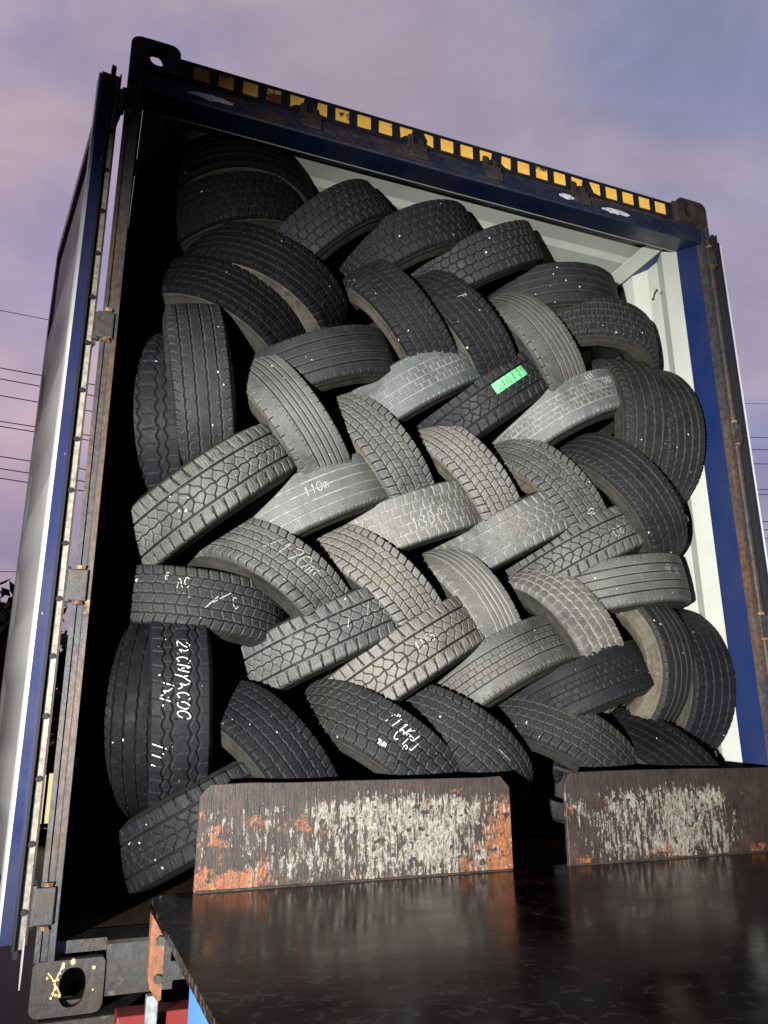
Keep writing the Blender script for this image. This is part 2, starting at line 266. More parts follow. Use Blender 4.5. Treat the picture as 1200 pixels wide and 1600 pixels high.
# ------------------------------------------------------------ tyres
R0 = 0.335; W0 = 0.165; CIRC = 2 * math.pi * R0; NC = 960; NV = 92; TD = 0.0075
def sst(x): x = np.clip(x, 0, 1); return x * x * (3 - 2 * x)
def gr(d, hw, soft=0.0010): return sst((hw * 1.22 - np.abs(d)) / (2 * soft) + 0.5)
def saw(s, p, off=0.0): x = (s / p + off) % 1.0; return (x - 0.5) * p      # signed distance to the line at the pitch middle
def tri(s, p, off=0.0): return 4 * np.abs(((s / p + off) % 1.0) - 0.5) - 1
def pattern(kind, s, v):
    h = W0 / 2; r = v / h; av = np.abs(r); N = 60; p = CIRC / N
    D = np.zeros(np.broadcast(s, v).shape); mx = lambda D, g: np.maximum(D, g)
    if kind == 'rib':
        for i, c in enumerate((-0.66, -0.24, 0.20, 0.62)): D = mx(D, gr(v - c * h - 0.0016 * tri(s, p, i * .3), 0.0018))
        D = mx(D, 0.8 * gr(saw(s + 0.004 * tri(v, .02), p * 0.9), 0.0014) * (av > 0.83))
        D = mx(D, 0.5 * gr(saw(s + 0.3 * v, p), 0.0008, .0008) * (av < 0.66) * (av > .45))
    elif kind == 'straight':
        for c in (-0.58, -0.2, 0.2, 0.58): D = mx(D, gr(v - c * h, 0.0016))
        D = mx(D, 0.7 * gr(saw(s, p), 0.0013) * (av > 0.93)); D = mx(D, 0.5 * gr(saw(s, p / 2), 0.0009, .0008) * (np.abs(av - 0.58) < 0.06))
    elif kind == 'fiveline':
        for c in (-0.30, -0.02, 0.22, 0.46, 0.68): D = mx(D, gr(v - c * h, 0.0016))
        D = mx(D, 0.8 * gr(saw(s, p * 1.1), 0.0016) * ((r < -0.86) | (r > .93)))
        D = mx(D, 0.7 * gr(saw(s, p * .6), 0.0012) * (np.abs(r + 0.40) < 0.05))
    elif kind == 'season':
        cs = (-0.70, -0.36, 0.0, 0.36, 0.70)
        for i, c in enumerate(cs): D = mx(D, gr(v - c * h - 0.0013 * tri(s, p, i * .5), 0.0017))
        e = [-2] + list(cs) + [2]
        for i in range(6):
            m = (r >= e[i]) & (r < e[i + 1]); sl = (0.35 if i % 2 else -0.35)
            D = mx(D, (1.0 if i in (0, 5) else 0.75) * gr(saw(s + sl * v, p, 0.37 * i), 0.0022 if i in (0, 5) else 0.0012) * m)
        D = mx(D, 0.45 * gr(saw(s + 0.002 * tri(v, .006), p / 4), 0.0006, .0007) * (av > .70) * (av < .86))
    elif kind == 'hex':
        cs = (-0.62, -0.22, 0.20, 0.60); e = [-2] + list(cs) + [2]
        for i, c in enumerate(cs): D = mx(D, gr(v - c * h - 0.0022 * tri(s, p * 1.1, i * .5), 0.0019))
        for i in range(5):
            m = (r >= e[i]) & (r < e[i + 1]); D = mx(D, gr(saw(s + 0.003 * tri(v, .03), CIRC / 54, 0.5 * i), 0.0019) * m)
    elif kind == 'brick':
        cs = (-0.50, -0.25, 0.0, 0.25, 0.50); e = list(cs)
        for i, c in enumerate(cs): D = mx(D, (1.0 if i in (0, 2, 4) else .6) * gr(v - c * h, 0.0014 if i in (0, 2, 4) else .0009, .0009))
        for i in range(4):
            m = (r >= e[i]) & (r < e[i + 1]); D = mx(D, 0.75 * gr(saw(s, CIRC / 64, 0.5 * i), 0.0010, .0009) * m)
        D = mx(D, 0.6 * gr(saw(s, CIRC / 90), 0.0013) * (av > 0.9))
    elif kind == 'winter':
        for c in (-0.52, 0.52): D = mx(D, gr(v - c * h, 0.0026))
        D = mx(D, gr(v - 0.0024 * tri(s, p * 1.15), 0.0016))
        m = av > 0.52; D = mx(D, gr(saw(s + 0.25 * v * np.sign(v), CIRC / 50), 0.0026) * (av > 0.62)); D = mx(D, .6 * gr(saw(s, CIRC / 50, .5), 0.0010, .0009) * m)
        z = (np.abs(r) < 0.5)
        D = mx(D, gr(saw(s + 0.8 * np.abs(v) + 0.004 * tri(v, 0.03), CIRC / 50), 0.0021) * z)
        D = mx(D, .7 * gr(saw(s - 0.9 * np.abs(v), CIRC / 50, .4), 0.0012, .0009) * z * (av > 0.16) * (av < .42))
        D = mx(D, .45 * gr(saw(s + .002 * tri(v, .008), CIRC / 200), 0.0006, .0007) * (av > .6) * (av < .9))
    elif kind == 'wavy':
        for i, c in enumerate((-0.60, -0.30, 0.34, 0.64)): D = mx(D, gr(v - c * h - 0.0042 * np.sin(2 * math.pi * s / (CIRC / 44) + i * 2.6), 0.0025))
        D = mx(D, .6 * gr(saw(s - .2 * v, CIRC / 44), 0.0014) * (r < -0.64)); D = mx(D, .5 * gr(saw(s, CIRC / 44, .3), 0.0011, .0009) * (r > 0.64))
        z = (r > -0.2) & (r < 0.24); D = mx(D, .8 * gr(saw(s - .25 * v + 0.006 * sst((r - .0) * 8 + .5), CIRC / 44), 0.0013) * z)
        D = mx(D, .5 * gr(saw(s, CIRC / 44, .5), 0.001, .0009) * ((r > -.6) & (r < -.3)))
    return D
def crown(v): return -0.0045 * (v / (W0 / 2)) ** 2
def grid_mesh(name, P, wrap=True):
    nu, nv = P.shape[:2]
    me = bpy.data.meshes.new(name); V = P.reshape(-1, 3)
    i = np.arange(nu if wrap else nu - 1)[:, None]; j = np.arange(nv - 1)[None, :]; i2 = (i + 1) % nu
    F = np.stack([i * nv + j, i2 * nv + j, i2 * nv + j + 1, i * nv + j + 1], -1).reshape(-1, 4)
    me.vertices.add(len(V)); me.vertices.foreach_set('co', V.astype(np.float32).ravel())
    me.loops.add(F.size); me.loops.foreach_set('vertex_index', F.astype(np.int32).ravel())
    me.polygons.add(len(F)); me.polygons.foreach_set('loop_start', np.arange(0, F.size, 4, dtype=np.int32)); me.polygons.foreach_set('loop_total', np.full(len(F), 4, dtype=np.int32))
    me.polygons.foreach_set('use_smooth', np.ones(len(F), dtype=bool)); me.update(calc_edges=True); return me
def revolve(name, prof, n=140, rib=None):
    prof = np.array(prof); th = np.linspace(0, 2 * math.pi, n, endpoint=False)
    r = prof[:, 0][None, :] * np.ones((n, 1)); z = prof[:, 1][None, :] * np.ones((n, 1))
    if rib is not None: r = r + rib(th[:, None], prof[:, 0][None, :])
    P = np.stack([r * np.cos(th)[:, None], r * np.sin(th)[:, None], z], -1); return grid_mesh(name, P)
TREAD = {}
def tread_mesh(kind):
    if kind in TREAD: return TREAD[kind]
    vv = np.linspace(-W0 / 2, W0 / 2, NV); s = np.linspace(0, CIRC, NC, endpoint=False)
    S, V = np.meshgrid(s, vv, indexing='ij'); D = pattern(kind, S, V)
    wob = 0.0007 * np.sin(2 * math.pi * S / CIRC * 5 + V * 20) + 0.0004 * np.sin(2 * math.pi * S / CIRC * 17)
    rr = R0 + crown(V) + wob - TD * D; Z = V.copy()
    # rounded shoulder: two extra rows each side going down the buttress; lateral grooves run out through it
    ex = [(0.0035, 0.004), (0.013, 0.0065), (0.022, 0.0085)]
    rows_r = []; rows_z = []; rows_d = []
    for dz_sign, col in ((-1, 0), (1, -1)):
        lst = []
        for k, (dr, dzz) in enumerate(ex):
            lst.append((R0 - 0.0045 - dr - TD * 0.8 * D[:, col] * (1 - k / 3.0) * 0.9, np.full(NC, dz_sign * (W0 / 2 + dzz)) - dz_sign * 0.004 * D[:, col] * (1 - k / 3), D[:, col] * (1 - k / 3)))
        if dz_sign < 0: lst = lst[::-1]
        rows_r.append(np.stack([a[0] for a in lst], 1)); rows_z.append(np.stack([a[1] for a in lst], 1)); rows_d.append(np.stack([a[2] for a in lst], 1))
    rr = np.concatenate([rows_r[0], rr, rows_r[1]], 1); Z = np.concatenate([rows_z[0], Z, rows_z[1]], 1); D = np.concatenate([rows_d[0], D, rows_d[1]], 1)
    th = (s / R0)[:, None]; P = np.stack([rr * np.cos(th), rr * np.sin(th), Z], -1)
    me = grid_mesh('tread_' + kind, P)
    gd = np.maximum(np.abs(np.roll(D, 2, 0) - D), np.abs(np.roll(D, -2, 0) - D)); gd[:, 2:] = np.maximum(gd[:, 2:], np.abs(D[:, 2:] - D[:, :-2])); gd[:, :-2] = np.maximum(gd[:, :-2], np.abs(D[:, 2:] - D[:, :-2]))
    E = np.clip(gd, 0, 1) * (D < 0.35)
    for nm, A in (('dep', D), ('edg', E)):
        at = me.attributes.new(nm, 'FLOAT', 'POINT'); at.data.foreach_set('value', A.astype(np.float32).ravel())
    me.materials.append(RB['mid']); TREAD[kind] = me; return me
h0 = W0 / 2
sp = [(R0 - 0.0265, h0 + 0.0085), (R0 - 0.034, h0 + 0.0125), (R0 - 0.036, h0 + 0.0115), (R0 - 0.050, h0 + 0.0165), (R0 - 0.066, h0 + 0.019), (R0 - 0.078, h0 + 0.0185), (R0 - 0.080, h0 + 0.0195), (R0 - 0.084, h0 + 0.0185), (R0 - 0.10, h0 + 0.012), (R0 - 0.115, h0 + 0.002), (R0 - 0.122, h0 - 0.004), (R0 - 0.132, h0 - 0.008), (R0 - 0.137, h0 - 0.016), (R0 - 0.132, h0 - 0.024), (R0 - 0.122, h0 - 0.020)]
def letters(th, r):       # raised blocks round the wall, like moulded sizes and arrows
    return 0.0
ME_side = revolve('tyre_sidewall', sp, 180)
# moulded relief on the wall: axial relief instead of radial
def relief(me, seed):
    n = len(me.vertices); co = np.empty(n * 3, np.float32); me.vertices.foreach_get('co', co); co = co.reshape(-1, 3)
    r = np.hypot(co[:, 0], co[:, 1]); th = np.arctan2(co[:, 1], co[:, 0]); rs = np.random.default_rng(seed)
    band = (r > R0 - 0.068) & (r < R0 - 0.045); on = (np.sin(th * 55) > -0.2) & (np.sin(th * 3 + 1) > 0.1)
    co[band & on, 2] += 0.0016; sh = r > R0 - 0.031; co[sh & (np.sin(th * 30) > 0.4), 2] -= 0.002
    me.vertices.foreach_set('co', co.ravel()); me.update()
relief(ME_side, 3)
ME_side.materials.append(RB['side'])
spb = [(a, -b) for a, b in sp]; ME_side2 = revolve('tyre_sidewall_b', spb, 180)
ME_side2.flip_normals(); ME_side2.materials.append(RB['side'])
ip = [(R0 - 0.1225, -(h0 - 0.020)), (R0 - 0.105, -(h0 - 0.006)), (R0 - 0.07, -(h0 + 0.006)), (R0 - 0.035, -(h0 - 0.004)), (R0 - 0.018, -(h0 - 0.03)), (R0 - 0.014, 0), (R0 - 0.018, h0 - 0.03), (R0 - 0.035, h0 - 0.004), (R0 - 0.07, h0 + 0.006), (R0 - 0.105, h0 - 0.006), (R0 - 0.1225, h0 - 0.020)]
ME_inner = revolve('tyre_inner', ip, 96); ME_inner.flip_normals(); ME_inner.materials.append(RB['inner'])

FONT = {
 '0': [[(.5, 1), (.15, .8), (.05, .4), (.3, .02), (.7, .1), (.9, .5), (.8, .9), (.5, 1)]], '1': [[(.35, .75), (.55, 1), (.45, 0)]], 'l': [[(.5, 1), (.4, 0)]],
 '2': [[(.1, .75), (.4, 1), (.8, .8), (.6, .45), (.1, .05), (.9, .05)]], '4': [[(.6, 0), (.65, 1), (.1, .35), (.95, .35)]], '5': [[(.85, 1), (.25, .95), (.2, .55), (.65, .6), (.8, .25), (.4, 0), (.1, .12)]],
 '3': [[(.1, .9), (.5, 1), (.8, .75), (.4, .52), (.85, .3), (.5, 0), (.1, .1)]],
 '6': [[(.75, 1), (.3, .7), (.12, .25), (.45, 0), (.8, .2), (.6, .5), (.2, .35)]], '7': [[(.1, .95), (.9, 1), (.4, 0)]], '8': [[(.5, .5), (.2, .75), (.5, 1), (.8, .75), (.5, .5), (.15, .22), (.5, 0), (.85, .22), (.5, .5)]],
 '9': [[(.8, .7), (.5, .5), (.2, .75), (.5, 1), (.8, .7), (.6, 0)]], 'm': [[(.05, 0), (.1, .6)], [(.1, .45), (.3, .62), (.4, .4), (.38, 0)], [(.42, .45), (.65, .6), (.8, .4), (.8, 0)]],
 'A': [[(.05, 0), (.5, 1), (.85, 0)], [(.2, .4), (.75, .4)]], 'B': [[(.15, 0), (.2, 1), (.65, .85), (.25, .52), (.75, .3), (.15, 0)]], 'K': [[(.15, 0), (.2, 1)], [(.8, 1), (.2, .45), (.85, 0)]],
 'L': [[(.2, 1), (.15, 0), (.8, .05)]], 'C': [[(.85, .85), (.45, 1), (.1, .55), (.4, 0), (.85, .15)]], 'O': [[(.5, 1), (.1, .6), (.3, .05), (.75, .1), (.9, .6), (.5, 1), (.35, .9)]],
 'N': [[(.1, 0), (.15, 1), (.75, .05), (.85, 1)]], 'Y': [[(.1, 1), (.45, .5), (.9, 1)], [(.45, .5), (.35, -.2)]], 'T': [[(.05, 1), (.95, .95)], [(.5, 1), (.45, 0)]], 'D': [[(.15, 0), (.2, 1), (.8, .7), (.75, .2), (.15, 0)]],
 'R': [[(.15, 0), (.2, 1), (.7, .8), (.25, .5), (.8, 0)]], 'V': [[(.05, 1), (.4, 0), (.85, 1)]], '/': [[(.1, 0), (.8, 1)]], '~': [[(0, .9), (.3, .6), (.2, .2), (.6, .35), (.95, .05)]], 'P': [[(.15, 0), (.2, 1), (.75, .8), (.25, .45)]],
 '+': [[(.1, .5), (.9, .55)], [(.5, .95), (.5, -.1)], [(.15, .8), (.85, .8)]], 'S': [[(.85, .9), (.4, 1), (.2, .7), (.75, .35), (.4, 0), (.05, .15)]], 'E': [[(.8, 1), (.2, .95), (.15, 0), (.8, .05)], [(.2, .5), (.7, .55)]], 'J': [[(.7, 1), (.6, .1), (.2, .1)]],
}
def surf(s, t, R_, w, lift):          # point on the tread in the tyre's own frame; s along the tread from the front, t across
    th = -math.pi / 2 + s / R_; v = t / (w / W0)
    rr = (R0 + crown(v)) * (R_ / R0) + lift
    return Vector((rr * math.cos(th), rr * math.sin(th), t))
def chalk(parent, R_, w, kind, spin, texts, mat, name='chalk_writing', lw=0.0014, skipg=True, lift=0.0016, inv=(1, 1, 1)):
    V = []; F = []
    for (txt, s0, t0, hgt, slant, rot) in texts:
        x = 0.0; cr, sr = math.cos(R(rot)), math.sin(R(rot))
        for ch in txt:
            if ch == ' ': x += hgt * 0.5; continue
            for st in FONT.get(ch, []):
                if len(st) > 2:       # round the hand-written stroke
                    q_ = [st[0]] + list(st) + [st[-1]]; sm = []
                    for k in range(1, len(q_) - 2):
                        a, b, c, d = q_[k - 1:k + 3]
                        for f in (0, .25, .5, .75): sm.append(tuple(0.5 * (2 * b[i] + (c[i] - a[i]) * f + (2 * a[i] - 5 * b[i] + 4 * c[i] - d[i]) * f * f + (3 * b[i] - a[i] - 3 * c[i] + d[i]) * f ** 3) for i in (0, 1)))
                    st = sm + [st[-1]]
                pts = []
                for a, b in zip(st[:-1], st[1:]):
                    n = max(2, int(math.dist(a, b) * hgt / 0.0035))
                    pts += [(a[0] + (b[0] - a[0]) * i / n, a[1] + (b[1] - a[1]) * i / n) for i in range(n)]
                pts.append(st[-1]); q = []
                for (px, py) in pts:
                    lx = x + px * hgt * 0.62 + slant * py * hgt ; ly = py * hgt
                    q.append((s0 + lx * cr - ly * sr, t0 + lx * sr + ly * cr))
                for k in range(len(q) - 1):
                    (a, b), (c, d) = q[k], q[k + 1]; ms = (a + c) / 2; mt = (b + d) / 2
                    if abs(mt) > w * 0.49: continue
                    if skipg:
                        g = pattern(kind, np.array([((-math.pi / 2 + ms / R_ - spin) % (2 * math.pi)) * R0]), np.array([mt / (w / W0)]))[0]
                        if g > 0.6: continue
                    L = math.hypot(c - a, d - b) or 1e-6; nx, ny = -(d - b) / L * lw, (c - a) / L * lw; ex, ey = (c - a) * 0.15, (d - b) * 0.15
                    base = len(V)
                    for (ss, tt) in ((a - ex + nx, b - ey + ny), (a - ex - nx, b - ey - ny), (c + ex - nx, d + ey - ny), (c + ex + nx, d + ey + ny)):
                        p = surf(ss, tt, R_, w, lift); V.append((p[0] * inv[0], p[1] * inv[1], p[2] * inv[2]))
                    F.append((base, base + 1, base + 2, base + 3))
            x += hgt * 0.72
    if F: return mk(name, V, F, mat, parent)
def make_tyre(label, x, y, z, phi, beta, R_, w, kind, rub, side='side', spin=None, group='used tyres laced in a herringbone stack', writing=None, wmat=None):
    phi = R(phi); beta = R(beta)
    A0 = Vector((math.sin(phi), 0, math.cos(phi))); T = Vector((math.cos(phi), 0, -math.sin(phi))); A = A0 * math.cos(beta) + Vector((0, 1, 0)) * math.sin(beta)
    B = A.cross(T); M3 = Matrix((T, B, A)).transposed()
    o = empty('tyre', (0, 0, 0)); kr = R_ / R0; kw = w / W0
    o.matrix_world = Matrix.Translation((x, y, z)) @ M3.to_4x4() @ Matrix.Diagonal((kr, kr, kw, 1))
    tag(o, label, 'tyre', group)
    if spin is None: spin = random.uniform(0, 6.28)
    me = tread_mesh(kind)
    for nm, m_, mt in (('tread', me, RB[rub]), ('sidewall', ME_side, RB[side]), ('sidewall', ME_side2, RB[side]), ('inner_liner', ME_inner, RB['inner'])):
        c = bpy.data.objects.new(nm, m_); c.rotation_euler = (0, 0, spin); link(c, o)
        c.material_slots[0].link = 'OBJECT'; c.material_slots[0].material = mt
    inv = (1 / kr, 1 / kr, 1 / kw)
    if writing: chalk(o, R_, w, kind, spin, writing, wmat or M_chalk, inv=inv)
    return o, spin, inv
# ------------------------------------------------------------ the shipping container (front face at y = 0, base at z = 0)
CW, CH, CL = 2.438, 2.896, 6.058
box = empty('shipping_container'); tag(box, 'rust streaked dark blue high shipping container with its end doors folded open, packed with tyres', 'shipping container')
def ring_plate(mb, c, u, v, nrm, a, b, rad, ha, hb, hc, th, n=56, rcorners=(1, 1, 1, 1)):
    """plate a x b with an oval hole, spanned by u,v at centre c, thickness th along nrm"""
    c, u, v, nrm = map(Vector, (c, u, v, nrm)); out = []; inn = []
    for i in range(n):
        t = 2 * math.pi * i / n; dx, dy = math.cos(t), math.sin(t)
        k = min((a / 2) / abs(dx) if abs(dx) > 1e-6 else 9, (b / 2) / abs(dy) if abs(dy) > 1e-6 else 9)
        px, py = dx * k, dy * k
        q = (0 if px > 0 and py > 0 else 1 if px < 0 and py > 0 else 2 if px < 0 else 3); r = rad * rcorners[q]
        if r > 0:
            cx, cy = a / 2 - r, b / 2 - r; ex, ey = abs(px) - cx, abs(py) - cy
            if ex > 0 and ey > 0:
                # where the ray meets the rounded corner
                lo, hi = 0.0, k
                for _ in range(24):
                    m = (lo + hi) / 2; qx, qy = abs(dx * m) - cx, abs(dy * m) - cy
                    ins = (qx <= 0 or qy <= 0 or math.hypot(qx, qy) <= r) and abs(dx * m) <= a / 2 and abs(dy * m) <= b / 2
                    if ins: lo = m
                    else: hi = m
                px, py = dx * lo, dy * lo
        out.append((px, py)); j = 1.0
        inn.append((hc[0] + ha * math.copysign(abs(dx) ** 0.75, dx), hc[1] + hb * math.copysign(abs(dy) ** 0.9, dy)))
    V = []
    for d in (0, th):
        for (p, q) in out: V.append(c + u * p + v * q + nrm * d)
        for (p, q) in inn: V.append(c + u * p + v * q + nrm * d)
    F = []
    for i in range(n):
        j = (i + 1) % n; F += [(i, j, n + j, n + i), (2 * n + i, 3 * n + i, 3 * n + j, 2 * n + j), (i, 2 * n + i, 2 * n + j, j), (n + i, n + j, 3 * n + j, 3 * n + i)]
    mb.add(V, F)
def casting(x0, sx, y0, sy, z0, top):
    """sx,sy = +1/-1 towards the inside of the container"""
    mb = MB(); w, d, h, t = 0.162, 0.178, 0.118, 0.026
    cx = x0 + sx * w / 2; cy = y0 + sy * d / 2; cz = z0 + h / 2
    rc = (1, 1, 0, 0) if top else (0, 0, 0.6, 0.6)
    ring_plate(mb, (cx, y0, cz), (1, 0, 0), (0, 0, 1), (0, sy, 0), w, h, 0.034, 0.030, 0.042, (0.010 * sx, 0), t, rcorners=rc)
    ring_plate(mb, (x0, cy + sy * t / 2, cz), (0, 1, 0), (0, 0, 1), (sx, 0, 0), d - t, h * 0.98, 0.02, 0.034, 0.034, (0, 0), t, rcorners=rc)
    zt = z0 + h - 0.002 if top else z0 + 0.002; nz = -1 if top else 1
    ring_plate(mb, (cx, cy + sy * t / 2, zt), (1, 0, 0), (0, 1, 0), (0, 0, nz), w * 0.92, d - t - .004, 0.0, 0.030, 0.056, (0, 0), t * 0.9)
    xi = x0 + sx * w; a, b = sorted((xi - sx * 0.012, xi - sx * 0.001)); ya, yb = sorted((y0 + sy * t, y0 + sy * d))
    mb.box((a, ya, z0 + 0.004), (b, yb, z0 + h - 0.006))
    a, b = sorted((x0 + sx * t, xi - sx * 0.013)); ya, yb = sorted((y0 + sy * (d - 0.012), y0 + sy * (d - 0.001))); mb.box((a, ya, z0 + 0.004), (b, yb, z0 + h - 0.006))
    if top: ya, yb = sorted((y0 + sy * t, y0 + sy * (d - 0.013))); mb.box((a, ya, z0 + 0.003), (b, yb, z0 + 0.014))
    return mb.build('corner_casting', M_cast, box)
for x0, sx in ((0, 1), (CW, -1)):
    for y0, sy in ((0, 1), (CL, -1)):
        casting(x0, sx, y0, sy, 0, False); casting(x0, sx, y0, sy, CH - 0.118, True)
# weld spatter and lime on the near lower casting
mb = MB()
for (a, b, r) in ((0.036, 0.093, .0022), (0.042, 0.086, .0025), (0.048, 0.078, .0025), (0.052, 0.070, .003), (0.058, 0.079, .0025), (0.062, 0.092, .0022), (0.066, 0.104, .004), (0.067, 0.110, .004), (0.054, 0.060, .003), (0.050, 0.050, .0035), (0.056, 0.046, .003), (0.064, 0.044, .0035), (0.046, 0.041, .003), (0.088, 0.113, .006), (0.034, 0.084, .003), (0.136, 0.097, .004), (0.138, 0.05, .002)):
    mb.cyl((a, -0.0025, b), (a + .001, 0.002, b), r, 7, r * 1.3)
for a, b in (((0.036, 0.093), (0.052, 0.074)), ((0.052, 0.074), (0.066, 0.106)), ((0.054, 0.07), (0.05, 0.045)), ((0.056, 0.066), (0.067, 0.044)), ((0.046, 0.076), (0.06, 0.078))): mb.cyl((a[0], -0.001, a[1]), (b[0], -0.001, b[1]), 0.0018, 6)
M_spat = Mat('yellow_rust_crust', 0.5); M_spat.color(M_spat.ramp(M_spat.noise(M_spat.coord(), 200, 4), [(0.35, (0.35, 0.16, 0.03)), (0.6, (0.75, 0.55, 0.22))])); M_spat = M_spat.m
mb.build('rust_crust', M_spat, box)
M_weld = rust_steel('hinge_rust', rust=(0.20, 0.11, 0.04), base=(0.10, 0.06, 0.03), hot=(0.35, 0.22, 0.08))
# rear corner posts: rusty outer channel with pressed grooves, blue inner return
for sgn, ox in ((1, 0.0), (-1, CW)):
    X = lambda a: ox + sgn * a
    mb = MB(); pr = [(0, 0), (0.012, 0), (0.015, 0.007), (0.028, 0.007), (0.031, 0), (0.045, 0), (0.0465, 0.034), (0.0, 0.034)]
    mb.prism([(X(a), b) for a, b in pr], 2, 0.118, CH - 0.118); mb.build('corner_post', M_post, box)
    mb = MB(); pr = [(0.0, 0.0345), (0.047, 0.0345), (0.0495, 0.145), (0.0495, 0.150), (0.0, 0.150)]
    mb.prism([(X(a), b) for a, b in pr], 2, 0.152, 2.745); mb.build('inner_post', M_blue, box)
    for z in (0.24, 1.02, 1.80, 2.62):
        mb = MB()
        a, b = sorted((X(-0.012), X(0.034))); mb.box((a, -0.011, z - 0.042), (b, 0.0, z + 0.042), bev=0.003)
        mb.cyl((X(-0.011), 0.012, z - 0.044), (X(-0.011), 0.012, z + 0.044), 0.0105, 14)
        mb.build('hinge_lug', M_sill, box)
        mb = MB(); mb.cyl((X(0.016), -0.003, z - 0.052), (X(0.016), -0.003, z - 0.043), 0.015, 8, .012); mb.build('hinge_weld', M_weld, box); mb = MB(); mb.cyl((X(0.016), -0.003, z + 0.043), (X(0.016), -0.003, z + 0.052), 0.012, 8, .015)
        mb.build('hinge_weld', M_weld, box)
# header
mb = MB(); mb.prism([(0.03, 2.880), (0.03, 2.772), (0.002, 2.756), (0.0, 2.692), (0.004, 2.688), (0.149, 2.746), (0.149, 2.880)], 0, 0.163, CW - 0.163)
for a, b in ((0.0465, 0.1628), (CW - 0.1628, CW - 0.0465)): mb.prism([(0.03, 2.776), (0.03, 2.772), (0.002, 2.756), (0.0, 2.692), (0.004, 2.688), (0.149, 2.746), (0.149, 2.776)], 0, a, b)
mb.build('door_header', M_header, box)
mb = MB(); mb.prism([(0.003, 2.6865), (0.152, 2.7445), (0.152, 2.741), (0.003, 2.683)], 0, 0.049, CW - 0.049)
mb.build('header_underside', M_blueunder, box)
mb = MB(); mb.box((0.168, 0.0265, 2.792), (CW - 0.168, 0.0298, 2.872)); mb.build('black_warning_band', M_blk, box)
mb = MB(); dmg = {4: [(0, 1), (1, 1), (.9, .5), (.6, .35), (.35, .3), (0, 0)], 5: [(.35, 1), (1, 1), (1, 0), (.5, .1), (.3, .5)], 9: [(0, 1), (1, 1), (.85, .5), (.4, .35), (0.05, .05)], 10: [(.3, 1), (1, .95), (1, 0), (.5, .15), (.55, .5)], 13: [(0, 1), (1, 1), (.9, .4), (.5, .45), (.2, .1), (0, .05)], 14: [(.25, 1), (1, 1), (.95, 0), (.5, .1), (.2, .4)], 18: [(0, 1), (1, .95), (.9, .4), (.4, .3), (0, 0)], 19: [(.1, 1), (1, 1), (1, 0), (.45, .1), (.3, .45)]}
for i in range(24):
    x = 0.236 + 0.0856 * i; s = 0.052; poly = dmg.get(i, [(0, 0), (1, 0), (1, 1), (0, 1)])
    mb = MB(); mb.prism([(x - s / 2 + a * s, 2.806 + b * s) for a, b in poly], 1, 0.0235, 0.0262); mb.build('yellow_warning_square', M_yel, box)
for x in (0.625, 1.045, 1.365, 1.775):       # welded keepers for the lock rods
    mb = MB(); mb.box((x - 0.042, 0.004, 2.745), (x + 0.042, 0.0285, 2.785), bev=0.006); mb.box((x - 0.036, 0.012, 2.786), (x - 0.012, 0.0225, 2.828), bev=0.003); mb.box((x + 0.010, 0.012, 2.786), (x + 0.030, 0.0225, 2.818), bev=0.003)
    mb.box((x - 0.038, -0.010, 2.712), (x + 0.038, -0.0005, 2.744), bev=0.004); mb.build('lock_keeper', M_cast, box)
for x, L, zz in ((0.27, 0.075, 2.722), (1.70, 0.035, 2.728), (1.94, 0.07, 2.72)):
    mb = MB(); up = [(x - L + 2 * L * i / 9, zz + 0.014 * math.sin(math.pi * (0.1 + 0.8 * i / 9)) + random.uniform(-.002, .002)) for i in range(10)]
    dn = [(x + L - 2 * L * i / 9, zz - 0.008 * math.sin(math.pi * (0.1 + 0.8 * i / 9)) + random.uniform(-.003, .003)) for i in range(10)]
    mb.prism(up[::-1] + dn[::-1], 1, -0.0008, 0.0016); mb.build('paint_scrape', M_scr, box)
# sill and floor
mb = MB(); mb.prism([(0.008, 0.03), (0.008, 0.142), (0.014, 0.15), (0.16, 0.15), (0.16, 0.03)], 0, 0.164, CW - 0.164)
mb.prism([(0.05, 0.122), (0.05, 0.15), (0.16, 0.15), (0.16, 0.122)], 0, 0.048, 0.1635); mb.prism([(0.05, 0.122), (0.05, 0.15), (0.16, 0.15), (0.16, 0.122)], 0, CW - 0.1635, CW - 0.048); mb.build('door_sill', M_sill, box)
mb = MB(); mb.box((0.0436, 0.1605, 0.115), (CW - 0.0436, CL - 0.061, 0.149)); mb.build('floor', M_ply, box)
def corr_sheet(y0, y1, pitch, depth, base):
    """trapezoid profile points (y, offset)"""
    pts = [(y0, base)]; y = y0 + 0.10
    while y + pitch < y1:
        pts += [(y, base), (y + 0.25 * pitch, base + depth), (y + 0.5 * pitch, base + depth), (y + 0.75 * pitch, base)]; y += pitch
    return pts + [(y1, base)]
